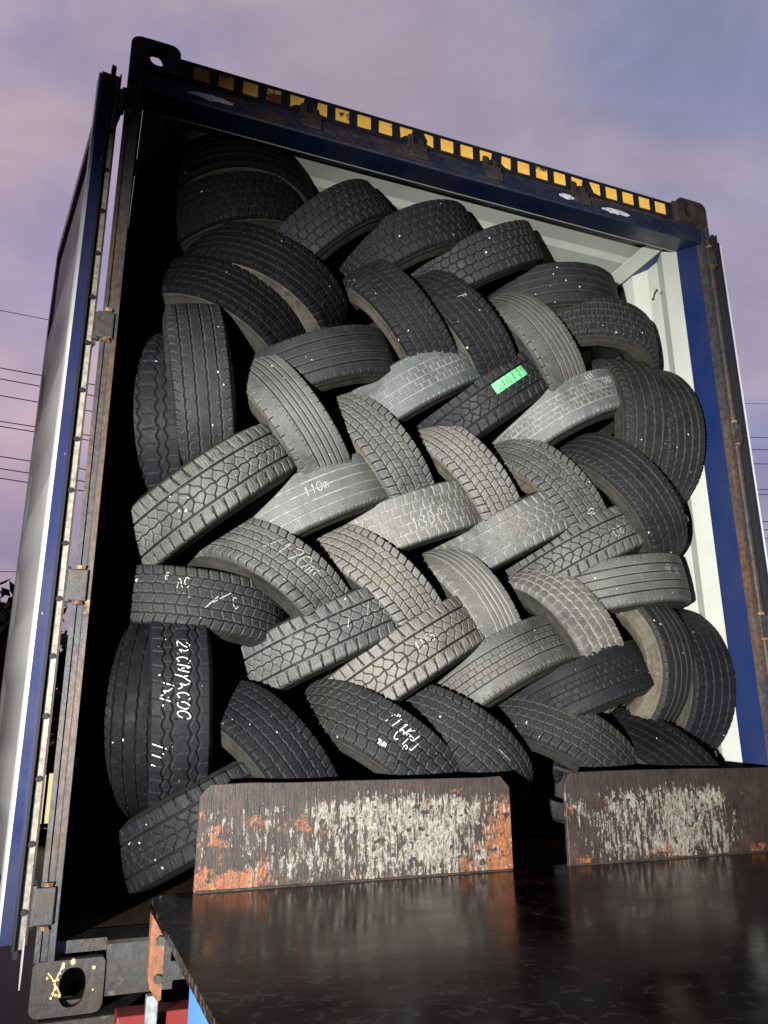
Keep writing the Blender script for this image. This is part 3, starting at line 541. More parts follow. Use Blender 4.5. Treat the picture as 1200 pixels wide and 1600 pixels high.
for side in (0, 1):
    f = corr_sheet(0.152, CL - 0.0605, 0.278, 0.034, 0.0)
    inn = [((0.043 - d) if side == 0 else (CW - 0.043 + d), y) for y, d in f]; out = [((0.041 - d) if side == 0 else (CW - 0.041 + d), y) for y, d in f]
    n = len(inn); V = []; F = []
    for z in (0.135, 2.81):
        V += [(a, b, z) for a, b in inn] + [(a, b, z) for a, b in out]
    for i in range(n - 1): F += [(i, i + 1, 2 * n + i + 1, 2 * n + i), (n + i, 3 * n + i, 3 * n + i + 1, n + i + 1)]
    F += [(0, 2 * n, 3 * n, n), (n - 1, 2 * n - 1, 4 * n - 1, 3 * n - 1)]
    o = mk('side_wall', V, F, M_white, box); o.data.materials.append(M_blue)
    for p in o.data.polygons:
        if min(p.vertices) >= n and all((v // n) % 2 == 1 for v in p.vertices): p.material_index = 1
    mb = MB(); xa, xb = (0.004, 0.042) if side == 0 else (CW - 0.042, CW - 0.004); mb.box((xa, 0.179, 0.012), (xb, CL - 0.179, 0.15)); xa, xb = (0.003, 0.060) if side == 0 else (CW - 0.060, CW - 0.003); mb.box((xa, 0.180, 2.801), (xb, CL - 0.18, 2.86)); mb.build('side_rail', M_blue, box)
    mb = MB(); xa, xb = (0.061, 0.14) if side == 0 else (CW - 0.14, CW - 0.061)
    mb.prism([(xa, 2.800), (xb, 2.812), (xb, 2.806), (xa, 2.794)] if side == 0 else [(xb, 2.800), (xa, 2.812), (xa, 2.806), (xb, 2.794)], 1, 0.153, CL - 0.2); mb.build('roof_flange', M_white, box)
    xs = CW - 0.052 if side else 0.052; seg = 20
    for zc in (2.60, 1.5, 0.55):
        mb = MB()
        for i in range(seg):
            a, b = math.pi * i / seg, math.pi * (i + 1) / seg; k = -1 if side else 1
            mb.cyl((xs + k * 0.005, 0.30 + 0.028 * math.cos(a), zc + 0.028 * math.sin(a) * 1.2), (xs + k * 0.005, 0.30 + 0.028 * math.cos(b), zc + 0.028 * math.sin(b) * 1.2), 0.006, 8)
        mb.build('lashing_ring', M_white, box)
# roof: shallow corrugations across
P = []; y = 0.153; k = 0
prof = []
while y < CL - 0.16: prof += [(y, 0.0), (y + 0.10, 0.0), (y + 0.13, 0.016), (y + 0.23, 0.016)]; y += 0.26
V = []; F = []; n = len(prof)
for x in (0.062, CW - 0.062):
    V += [(x, a, 2.822 + b) for a, b in prof] + [(x, a, 2.8255 + b) for a, b in prof]
for i in range(n - 1): F += [(i, i + 1, 2 * n + i + 1, 2 * n + i), (n + i, 3 * n + i, 3 * n + i + 1, n + i + 1)]
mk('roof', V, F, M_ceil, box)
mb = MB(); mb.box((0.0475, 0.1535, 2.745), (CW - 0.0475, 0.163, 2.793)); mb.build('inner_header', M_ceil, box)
# gusset in the right upper inner corner
mb = MB(); mb.prism([(CW - 0.30, 2.815), (CW - 0.062, 2.815), (CW - 0.062, 2.55)], 1, CL - 0.20, CL - 0.19); mb.build('end_gusset', M_white, box)
mb = MB(); mb.box((0.05, CL - 0.06, 0.118), (CW - 0.05, CL - 0.045, 2.86)); mb.build('end_wall', M_white, box)
for x in (0.0, CW - 0.06): mb = MB(); mb.box((x, CL - 0.15, 0.119), (x + 0.06, CL - 0.02, 2.777)); mb.build('corner_post', M_post, box)

# doors, folded back along the container sides
def door(side):
    th = R(262); k = 1 if side == 0 else -1; ox = -0.022 if side == 0 else CW + 0.022
    d = Vector((math.cos(th) * k, -math.sin(th), 0)); nrm = Vector((-math.sin(th) * -1 * k * -1, 0, 0))
    nrm = Vector((math.sin(th) * k, math.cos(th), 0))          # towards the door's inner face
    M = Matrix(((d.x, nrm.x, 0, ox), (d.y, nrm.y, 0, 0.034), (0, 0, 1, 0), (0, 0, 0, 1)))
    L = 1.13; z0, z1 = 0.155, 2.735; o = []
    P_ = lambda m, a, b, bev=0: m.box(a, b, M=M, bev=bev)
    dr = None
    def B(name, mat, boxes, parent, bev=0.0):
        mb = MB()
        for a, b in boxes: P_(mb, a, b, bev)
        ob = mb.build(name, mat, parent); return ob
    dr = B('door', M_bluedoor, [((0.0, 0.028, z0), (0.055, 0.058, z1))], box)
    B('door_frame', M_panel, [((L - 0.055, 0.028, z0), (L, 0.046, z1)), ((0.056, 0.028, z0), (L - 0.056, 0.046, z0 + 0.06)), ((0.056, 0.028, z1 - 0.06), (L - 0.056, 0.046, z1))], dr)
    B('door_edge_strip', M_dwhite, [((-0.001, 0.0585, z0 + 0.01), (0.048, 0.066, z1 - 0.01))], dr)
    # pressed inner panel: wide zig-zag corrugations running across the door
    V = []; F = []; N = 0; zz = z0 + 0.1005; pr = []
    while zz < z1 - 0.40: pr += [(zz, 0.0), (zz + 0.13, 0.0), (zz + 0.19, 0.014), (zz + 0.31, 0.014), (zz + 0.37, 0.0)]; zz += 0.42
    pr.append((z1 - 0.1005, 0.0)); n = len(pr)
    for a in (0.0555, L - 0.0555):
        for off in (0.034, 0.031): V += [M @ Vector((a, off + b, z)) for z, b in pr]
    for i in range(n - 1): F += [(i, i + 1, 2 * n + i + 1, 2 * n + i), (n + i, 3 * n + i, 3 * n + i + 1, n + i + 1)]
    mk('door_panel', V, F, M_panel, dr)
    B('gasket', M_gask, [((-0.010, 0.0165, z0 - 0.03), (0.03, 0.0275, z1 + 0.03)), ((-0.022, 0.026, z0 - 0.012), (-0.001, 0.032, z1 + 0.02)), ((0.008, 0.0, z0 - 0.02), (0.028, 0.016, z1 + .01))], dr)
    B('gasket_retainer', M_metal if side == 0 else M_gask, [((-0.012, 0.0035, z0 - 0.01), (0.007, 0.016, z1 - 0.01))], dr)  # right strip goes black, standing in for the post's shade
    B('outer_edge', M_sill if side == 0 else M_gask, [((-0.016, -0.0015, z0), (0.006, 0.003, z1))], dr)  # right edge blackened too, shade put into its colour
    z = z0 + 0.07
    while z < z1 - 0.03:
        mb = MB(); mb.cyl(M @ Vector((-0.0165, 0.0135, z)), M @ Vector((-0.0115, 0.0135, z)), 0.008, 8); z += 0.152; mb.build('gasket_bolt', M_gask, dr)
    for z in (0.24, 1.02, 1.80, 2.62):
        mb = MB(); mb.prism([(0.10, z - 0.035), (0.03, z - 0.04), (-0.012, z - 0.055), (-0.026, z - 0.03), (-0.026, z + 0.03), (-0.012, z + 0.055), (0.03, z + 0.04), (0.10, z + 0.035)], 1, -0.010, -0.002, M=M); mb.build('hinge_blade', M_dark, dr)
    for a in (0.35, 0.85):
        mb = MB(); mb.cyl(M @ Vector((a, -0.018, 0.12)), M @ Vector((a, -0.018, 2.78)), 0.012, 10); mb.build('lock_rod', M_galv, dr)
    B('outer_skin', M_blue, [((0.056, 0.022, z0), (L - 0.056, 0.0275, z1))], dr)
    # torn flap of gasket at the foot
    if side == 0:
        mb = MB(); mb.prism([(-0.018, 0.17), (-0.004, 0.18), (-0.002, 0.12), (-0.016, 0.06), (-0.022, 0.10)], 1, 0.004, 0.007, M=M); mb.build('torn_strip', M_dwhite, dr)
    return dr
door(0); door(1)

# ------------------------------------------------------------ trailer under the container
tr = empty('container_trailer', (0, 0, 0)); tag(tr, 'red painted trailer frame carrying the container, seen low at the left under the sill', 'trailer')
mb = MB(); mb.box((0.02, -0.02, -0.16), (CW - 0.02, 0.16, -0.004), bev=0.004); mb.build('rear_bolster', M_sill, tr)
mb = MB(); mb.box((0.19, -0.10, -0.30), (0.95, -0.022, 0.012), bev=0.004); mb.build('rear_panel', M_red, tr)
for x in (0.75, 1.55): mb = MB(); mb.box((x, 0.165, -0.34), (x + 0.14, CL, -0.02)); mb.build('frame_rail', M_red, tr)
for y in (1.5, 3.0, 4.5, 5.8): mb = MB(); mb.box((0.05, y, -0.14), (CW - 0.05, y + 0.12, -0.015)); mb.build('crossmember', M_red, tr)
mb = MB(); mb.box((0.1, -0.02, -0.62), (CW - 0.1, 0.06, -0.50)); mb.box((0.5, -0.015, -0.50), (0.58, 0.05, -0.161)); mb.box((1.86, -0.015, -0.50), (1.94, 0.05, -0.161)); mb.build('rear_bumper', M_red, tr)
for y in (1.0, 2.2):
    mb = MB(); mb.cyl((0.3, y, -0.66), (CW - 0.3, y, -0.66), 0.06, 16); mb.box((0.72, y - 0.08, -0.60), (1.72, y + 0.08, -0.345)); mb.build('axle', M_dark, tr)
for y in (5.2,):
    for x in (0.7, 1.7): mb = MB(); mb.box((x, y, -1.12), (x + 0.1, y + 0.1, -0.345)); mb.box((x - .05, y - .05, -1.148), (x + 0.15, y + 0.15, -1.12)); mb.build('landing_leg', M_galv, tr)

# ------------------------------------------------------------ loading platform in front of the container
def rust_plate_mat(name, shift, bright, orange):
    m = Mat(name, 0.6, 0.4); v = m.coord(loc=(shift, 0, 0)); vs = m.coord((1.0, 1, 0.17), loc=(shift, 0, 0)); sx = m.n('ShaderNodeSeparateXYZ'); tcn = m.n('ShaderNodeTexCoord'); m.l(tcn.outputs['Object'], sx.inputs[0]); X4 = m.math('MULTIPLY', sx.outputs['X'], 0.25)
    st = lambda f, lo=0.32, hi=0.68: m.ramp(f, [(lo, 0.0), (hi, 1.0)])
    a = st(m.noise(vs, 75, 9, 0.72, 0.25), .36, .64); b = st(m.noise(v, 7, 6, 0.65)); c = m.noise(v, 110, 6, 0.7); d = st(m.noise(v, 9, 9, 0.72, 0.3)); fine = st(m.noise(m.coord((1, 1, 0.45), loc=(shift, 0, 0)), 150, 5, 0.7))
    base = m.ramp(m.noise(v, 16, 8, .7), [(0.3, (0.006, 0.0035, 0.003)), (0.5, (0.016, 0.0095, 0.007)), (0.72, (0.036, 0.021, 0.015))])
    midf = m.ramp(X4, [(p / 4, q) for p, q in bright])            # how much white paint is left along the plate
    zf = m.ramp(sx.outputs['Z'], [(0.25, 0.75), (0.30, 1.0), (0.44, 1.0), (0.495, 0.25), (0.51, 0.0)])
    cov = m.math('MULTIPLY', midf, zf)
    nn = m.math('ADD', m.math('ADD', m.math('MULTIPLY', a, 0.48), m.math('MULTIPLY', fine, 0.27)), m.math('MULTIPLY', b, 0.25))
    wm = m.math('MULTIPLY_ADD', cov, 1.0, m.math('SUBTRACT', nn, 1.0))
    white = m.mix(st(c, .35, .65), (0.085, 0.062, 0.042), (0.20, 0.20, 0.185))
    of = m.ramp(X4, [(p / 4, q) for p, q in orange]); oz = m.ramp(sx.outputs['Z'], [(0.25, 1.0), (0.275, 1.0), (0.31, 0.62), (0.46, 0.5), (0.51, 0.1)])
    om = m.math('MULTIPLY_ADD', m.math('MULTIPLY', of, oz), 1.0, m.math('SUBTRACT', m.math('ADD', m.math('MULTIPLY', d, 0.75), m.math('MULTIPLY', fine, 0.25)), 1.0))
    col = m.mix(m.ramp(om, [(0.0, 0.0), (0.06, 1.0)]), base, m.mix(st(c, .3, .65), (0.055, 0.022, 0.012), (0.22, 0.068, 0.020)))
    col = m.mix(m.ramp(wm, [(0.0, 0.0), (0.03, 1.0)]), col, white)
    ck = m.noise(m.coord((1, 1, 0.35), loc=(shift + 5, 0, 0)), 38, 7, 0.7, 0.6); col = m.mix(m.ramp(ck, [(0.475, 0.0), (0.49, 0.85), (0.51, 0.85), (0.525, 0.0)]), col, (0.020, 0.013, 0.010))
    spots = m.noise(v, 40, 3, 0.5); col = m.mix(m.ramp(spots, [(0.62, 0.0), (0.65, 1.0)]), col, (0.012, 0.009, 0.008))
    m.color(col); m.bump(m.math('ADD', c, a), 0.4, 0.003); return m.m
MP1 = rust_plate_mat('left_plate_rust_and_white_paint', 0.0, [(0.36, 0.30), (0.60, 0.42), (0.80, 0.60), (1.05, 0.66), (1.15, 0.52), (1.26, 0.35)], [(0.40, 0.72), (0.62, 0.50), (0.8, 0.36), (1.05, 0.42), (1.18, 0.72), (1.26, 0.95)])
MP2 = rust_plate_mat('right_plate_rust_and_grey_paint', 3.7, [(1.50, 0.42), (1.7, 0.50), (1.86, 0.60), (2.05, 0.60), (2.13, 0.35), (2.3, 0.15)], [(1.52, 0.55), (1.75, 0.40), (2.05, 0.3), (2.2, 0.45)])
m = Mat('dark_rusty_deck_steel', 0.35, 0.08); v = m.coord(); vs = m.coord((1, 0.5, 1)); a = m.noise(v, 5, 7, 0.6); b = m.noise(m.coord((1, 1, 1)), 34, 3, 0.5, 1.2); c = m.noise(v, 90, 4, .6); sxy = m.n('ShaderNodeSeparateXYZ'); t_ = m.n('ShaderNodeTexCoord'); m.l(t_.outputs['Object'], sxy.inputs[0])
col = m.ramp(a, [(0.3, (0.004, 0.0022, 0.002)), (0.55, (0.009, 0.0042, 0.0035)), (0.75, (0.017, 0.008, 0.0065))])
fl = m.math('ADD', b, m.ramp(m.math('MULTIPLY', sxy.outputs['X'], 0.5), [(0.12, 0.04), (0.42, -0.04)]))
col = m.mix(m.ramp(fl, [(0.60, 0.0), (0.63, 0.7)]), col, (0.06, 0.05, 0.045))
m.color(col); m.rough(m.ramp(a, [(0.35, 0.10), (0.65, 0.26)])); m.bump(m.math('ADD', m.math('MULTIPLY', c, .35), b), 0.10, 0.0010); M_deck = m.m
pf = empty('loading_platform', (0.25, -0.12, 0.25)); tag(pf, 'rust stained steel loading platform with two upright paint scraped plates, in front of the tyres', 'platform')
def pb(mb, name, mat, smooth=False):
    o = mb.build(name, mat, pf, smooth); o.matrix_parent_inverse = Matrix.Translation((-0.25, 0.12, -0.25)); return o
mb = MB(); mb.prism([(0.262, -0.045), (0.246, -0.075), (0.240, -3.6), (3.4, -3.6), (3.4, -0.006), (1.4, -0.006), (0.33, -0.016)], 2, 0.232, 0.250); deck = pb(mb, 'deck_plate', M_deck)
mb = MB(); mb.box((0.345, -3.6, 0.130), (0.36, -0.16, 0.2315)); pb(mb, 'under_beam', M_dark)
def upright(x0, x1, zt, ch0, ch1, mat, skew):
    mb = MB(); poly = [(x0 + 0.002, 0.2505), (x0 + 0.004, zt - 0.032), (x0 + 0.03, zt - 0.004)] + [(x0 + (x1 - x0) * f, zt - 0.003 + random.uniform(-.0022, .0022)) for f in (.15, .3, .45, .6, .75, .9)]
    poly += [(x1 - (0.03 if ch1 else 0), zt), (x1, zt - (0.032 if ch1 else 0)), (x1, 0.2505)]
    mb.prism(poly, 1, -0.040, -0.026); o = pb(mb, 'upright_plate', mat)
    bm = bmesh.new(); bm.from_mesh(o.data); bmesh.ops.bevel(bm, geom=[e for e in bm.edges if e.calc_face_angle(0) > 0.6], offset=0.0015, segments=1, affect='EDGES'); bm.to_mesh(o.data); bm.free(); return o
upright(0.355, 1.278, 0.512, 1, 1, MP1, 0); upright(1.470, 3.0, 0.522, 1, 0, MP2, 0)
# weld bead along the foot of the plates
for xa, xb in ((0.36, 1.275), (1.474, 2.9)):
    x = xa; mb = MB()
    while x < xb - 0.02: mb.cyl((x, -0.0415, 0.2515), (x + 0.019, -0.0415, 0.2515), random.uniform(.0028, .0042), 6, random.uniform(.0028, .0045)); x += 0.019
    pb(mb, 'weld_bead', M_cast)
mb = MB(); mb.prism([(0.247, 0.229), (0.247, 0.095), (0.253, 0.075), (0.272, 0.048), (0.279, 0.052), (0.279, 0.205), (0.262, 0.229)], 1, -0.154, -0.148)
mb.box((0.247, -0.1475, 0.10), (0.252, -0.112, 0.229)); brk = pb(mb, 'angle_bracket', M_brack)
mb = MB(); mb.cyl((0.2685, -0.170, 0.175), (0.2685, -0.1545, 0.175), 0.011, 6); pb(mb, 'bolt', M_cast); mb = MB(); mb.cyl((0.2685, -0.168, 0.096), (0.2685, -0.1545, 0.096), 0.010, 6); pb(mb, 'bolt', M_cast)
mb = MB(); mb.box((0.2485, -0.145, -1.15), (0.275, -0.118, 0.0595), bev=0.003); pb(mb, 'leg', M_galv)
for a, b in ((3.30, -0.145), (3.30, -3.5), (0.25, -3.5)): mb = MB(); mb.box((a, b, -1.15), (a + 0.04, b + 0.04, 0.2315)); pb(mb, 'leg', M_galv)
mb = MB(); mb.box((0.303, -2.6, -0.75), (0.318, -0.40, 0.140), bev=0.003); pb(mb, 'side_skirt', M_lblue)

# ------------------------------------------------------------ surroundings
m = Mat('dark_wet_asphalt', 0.6); v = m.coord(); m.color(m.ramp(m.noise(v, 1.5, 8, .6), [(0.3, (0.022, 0.020, 0.021)), (0.7, (0.045, 0.040, 0.042))])); m.bump(m.noise(v, 60, 3), 0.3, 0.01); M_asph = m.m
g = mk('ground', [(-400, -400, -1.152), (400, -400, -1.152), (400, 400, -1.152), (-400, 400, -1.152)], [(0, 1, 2, 3)], M_asph); tag(g, kind='structure')
M_leaf = Mat('dark_foliage', 0.7); M_leaf.color((0.022, 0.032, 0.016)); M_leaf = M_leaf.m
M_bark = Mat('bark', 0.8); M_bark.color((0.04, 0.03, 0.02)); M_bark = M_bark.m
def tree(label, x, y, h, r, seed, n=2600):
    rs = np.random.default_rng(seed); t = empty('leafy_tree', (x, y, -1.152)); tag(t, label, 'tree')
    mb = MB(); mb.cyl((0, 0, 0), (0.05, 0, h * 0.55), 0.16, 12, 0.09)
    for k in range(5): a = k * 1.3; mb.cyl((0.03, 0, h * (0.35 + 0.04 * k)), (math.cos(a) * r * 0.6, math.sin(a) * r * 0.6, h * (0.62 + 0.05 * k)), 0.06, 8, 0.02)
    mb.build('trunk', M_bark, t)
    cl = rs.normal(0, 1, (46, 3)); cl /= np.linalg.norm(cl, axis=1)[:, None]; cl *= rs.uniform(0.35, 1.0, (46, 1)) * r; cl[:, 2] = cl[:, 2] * 0.8 + h - r * 0.8
    V = []; F = []
    for i in range(n):
        c = cl[rs.integers(46)] + rs.normal(0, 0.17 * r, 3); s = rs.uniform(0.09, 0.17); u = rs.normal(0, 1, 3); u /= np.linalg.norm(u); w = np.cross(u, rs.normal(0, 1, 3)); w /= np.linalg.norm(w)
        b = len(V); V += [c - u * s, c + w * s * .5, c + u * s, c - w * s * .5]; F.append((b, b + 1, b + 2, b + 3))
    mk('crown', V, F, M_leaf, t)
tree('dark bushy tree beyond the open left door, nearest the container', -1.5, 12.5, 4.15, 1.75, 1, 9000)
tree('dark tree at the far left edge of the photo beyond the open door', -4.4, 14.0, 4.6, 2.3, 2, 8000)
tree('dark tree cut by the right edge of the photo beyond the container', 15.4, 11.5, 4.4, 2.2, 3, 8000)
M_wallb = Mat('dark_render_wall', 0.8); M_wallb.color((0.05, 0.045, 0.045)); M_wallb = M_wallb.m
def lit(name, c, s):
    m = Mat(name, 0.5); m.b.inputs['Emission Color'].default_value = c + (1,); m.b.inputs['Emission Strength'].default_value = s; m.color((0.5, 0.5, 0.4)); return m.m
M_lit = lit('lit_shop_window', (1.0, 0.88, 0.45), 0.95); M_lit2 = lit('lit_yellow_sign', (1.0, 0.75, 0.10), 0.9)
def building(label, x0, x1, y, ztop, wx0, wx1, wz0, wz1, mat, sgn):
    b = empty('roadside_building', ((x0 + x1) / 2, y, -1.152)); tag(b, label, 'building'); cx = (x0 + x1) / 2
    hw = (x1 - x0) / 2; ht = ztop + 1.152; a0, a1, b0, b1 = wx0 - cx, wx1 - cx, wz0 + 1.152, wz1 + 1.152
    mb = MB(); mb.box((-hw, 0, 0), (a0, 0.2, ht)); mb.box((a1, 0, 0), (hw, 0.2, ht)); mb.box((a0, 0, 0), (a1, 0.2, b0)); mb.box((a0, 0, b1), (a1, 0.2, ht)); mb.box((-hw, 0.2, 0), (-hw + .2, 5, ht)); mb.box((hw - .2, .2, 0), (hw, 5, ht)); mb.build('wall', M_wallb, b)
    mb = MB(); mb.box((-hw - .3, -0.4, ht), (hw + .3, 5.3, ht + 0.15)); mb.build('roof', M_dark, b)
    mb = MB(); mb.box((a0, 0.08, b0), (a1, 0.12, b1)); w = mb.build('lit_window', mat, b)
    mb = MB(); [mb.box((a0 + (a1 - a0) * k / 4 - .025, 0.04, b0), (a0 + (a1 - a0) * k / 4 + .025, 0.075, b1)) for k in (1, 2, 3)]; mb.box((a0, 0.0, b0 + .01), (a1, 0.035, b0 + 0.09)); mb.build('window_frame', M_dark, w)
building('low dark building with a pale yellow lit front beyond the open left door', -2.6, 2.6, 14.5, 0.45, -1.7, 1.3, -0.87, 0.10, M_lit, 0)
building('dark building with a narrow yellow lit window at the right edge of the photo', 12.6, 22.0, 10.2, 3.25, 12.95, 15.5, 2.72, 2.98, M_lit2, 1)
WIRES = [[(-15.47, 15.49), (-9.97, 15.29), (-3.49, 15.06), (3.06, 14.91), (10.79, 15.03), (20.17, 15.65), (31.96, 17.15), (47.38, 19.6), (77.09, 24.3)], [(-15.06, 13.65), (-9.62, 13.31), (-3.23, 12.91), (3.19, 12.76), (10.78, 13.09), (20.02, 13.9), (31.6, 15.24), (46.59, 17.1), (75.08, 20.63)], [(-14.98, 13.31), (-9.55, 12.94), (-3.18, 12.51), (3.22, 12.32), (10.78, 12.59), (19.96, 13.32), (31.47, 14.57), (46.34, 16.32), (74.53, 19.63)], [(-14.84, 12.66), (-9.44, 12.31), (-3.11, 11.91), (3.26, 11.72), (10.77, 11.93), (19.9, 12.59), (31.32, 13.8), (46.09, 15.54), (74.1, 18.85)], [(-14.6, 11.6), (-9.27, 11.32), (-3.0, 10.99), (3.31, 10.81), (10.77, 10.93), (19.79, 11.42), (31.06, 12.43), (45.59, 13.95), (72.99, 16.83)], [(-14.56, 11.44), (-9.24, 11.15), (-2.98, 10.81), (3.32, 10.62), (10.76, 10.71), (19.77, 11.18), (31.01, 12.16), (45.49, 13.64), (72.77, 16.43)], [(-14.36, 10.54), (-9.07, 10.18), (-2.85, 9.76), (3.39, 9.53), (10.76, 9.62), (19.67, 10.02), (30.74, 10.76), (44.9, 11.8), (71.29, 13.73)], [(-14.28, 10.18), (-9.0, 9.8), (-2.8, 9.34), (3.42, 9.08), (10.75, 9.16), (19.63, 9.57), (30.66, 10.34), (44.78, 11.42), (71.13, 13.45)], [(-14.22, 9.9), (-8.95, 9.49), (-2.76, 9.01), (3.44, 8.73), (10.75, 8.78), (19.59, 9.17), (30.57, 9.89), (44.61, 10.9), (70.78, 12.79)], [(-13.2, 5.39), (-8.26, 5.63), (-2.39, 5.92), (3.6, 6.16), (10.73, 6.37), (19.36, 6.62), (30.03, 7.03), (43.57, 7.63), (68.54, 8.73)]]
WL = ['topmost faint', 'second', 'third', 'fourth', 'fifth', 'sixth', 'seventh', 'eighth', 'ninth', 'lowest']
M_wire = Mat('black_cable', 0.5); M_wire.color((0.02, 0.02, 0.022)); M_wire = M_wire.m
for i, pts in enumerate(WIRES):
    V = []; F = []; r = 0.017 if 0 < i < 9 else 0.012; Yw = 25.0 + 0.0
    P = [Vector((a, Yw, b)) for a, b in pts]; Q = []
    for j in range(len(P) - 1):          # smooth the sag
        p0, p1, p2, p3 = P[max(j - 1, 0)], P[j], P[j + 1], P[min(j + 2, len(P) - 1)]
        for k in range(6):
            t = k / 6; Q.append(0.5 * ((2 * p1) + (p2 - p0) * t + (2 * p0 - 5 * p1 + 4 * p2 - p3) * t * t + (3 * p1 - p0 - 3 * p2 + p3) * t ** 3))
    Q.append(P[-1])
    for q in Q: V += [q + Vector((0, r * math.cos(a), r * math.sin(a))) for a in (0.5, 2.1, 3.7, 5.2)]
    for j in range(len(Q) - 1):
        for k in range(4): F.append((j * 4 + k, j * 4 + (k + 1) % 4, j * 4 + 4 + (k + 1) % 4, j * 4 + 4 + k))
    tag(mk('overhead_wire', V, F, M_wire), WL[i] + ' of the thin black overhead wires crossing the sky behind the container', 'wire', 'overhead wires across the dusk sky')
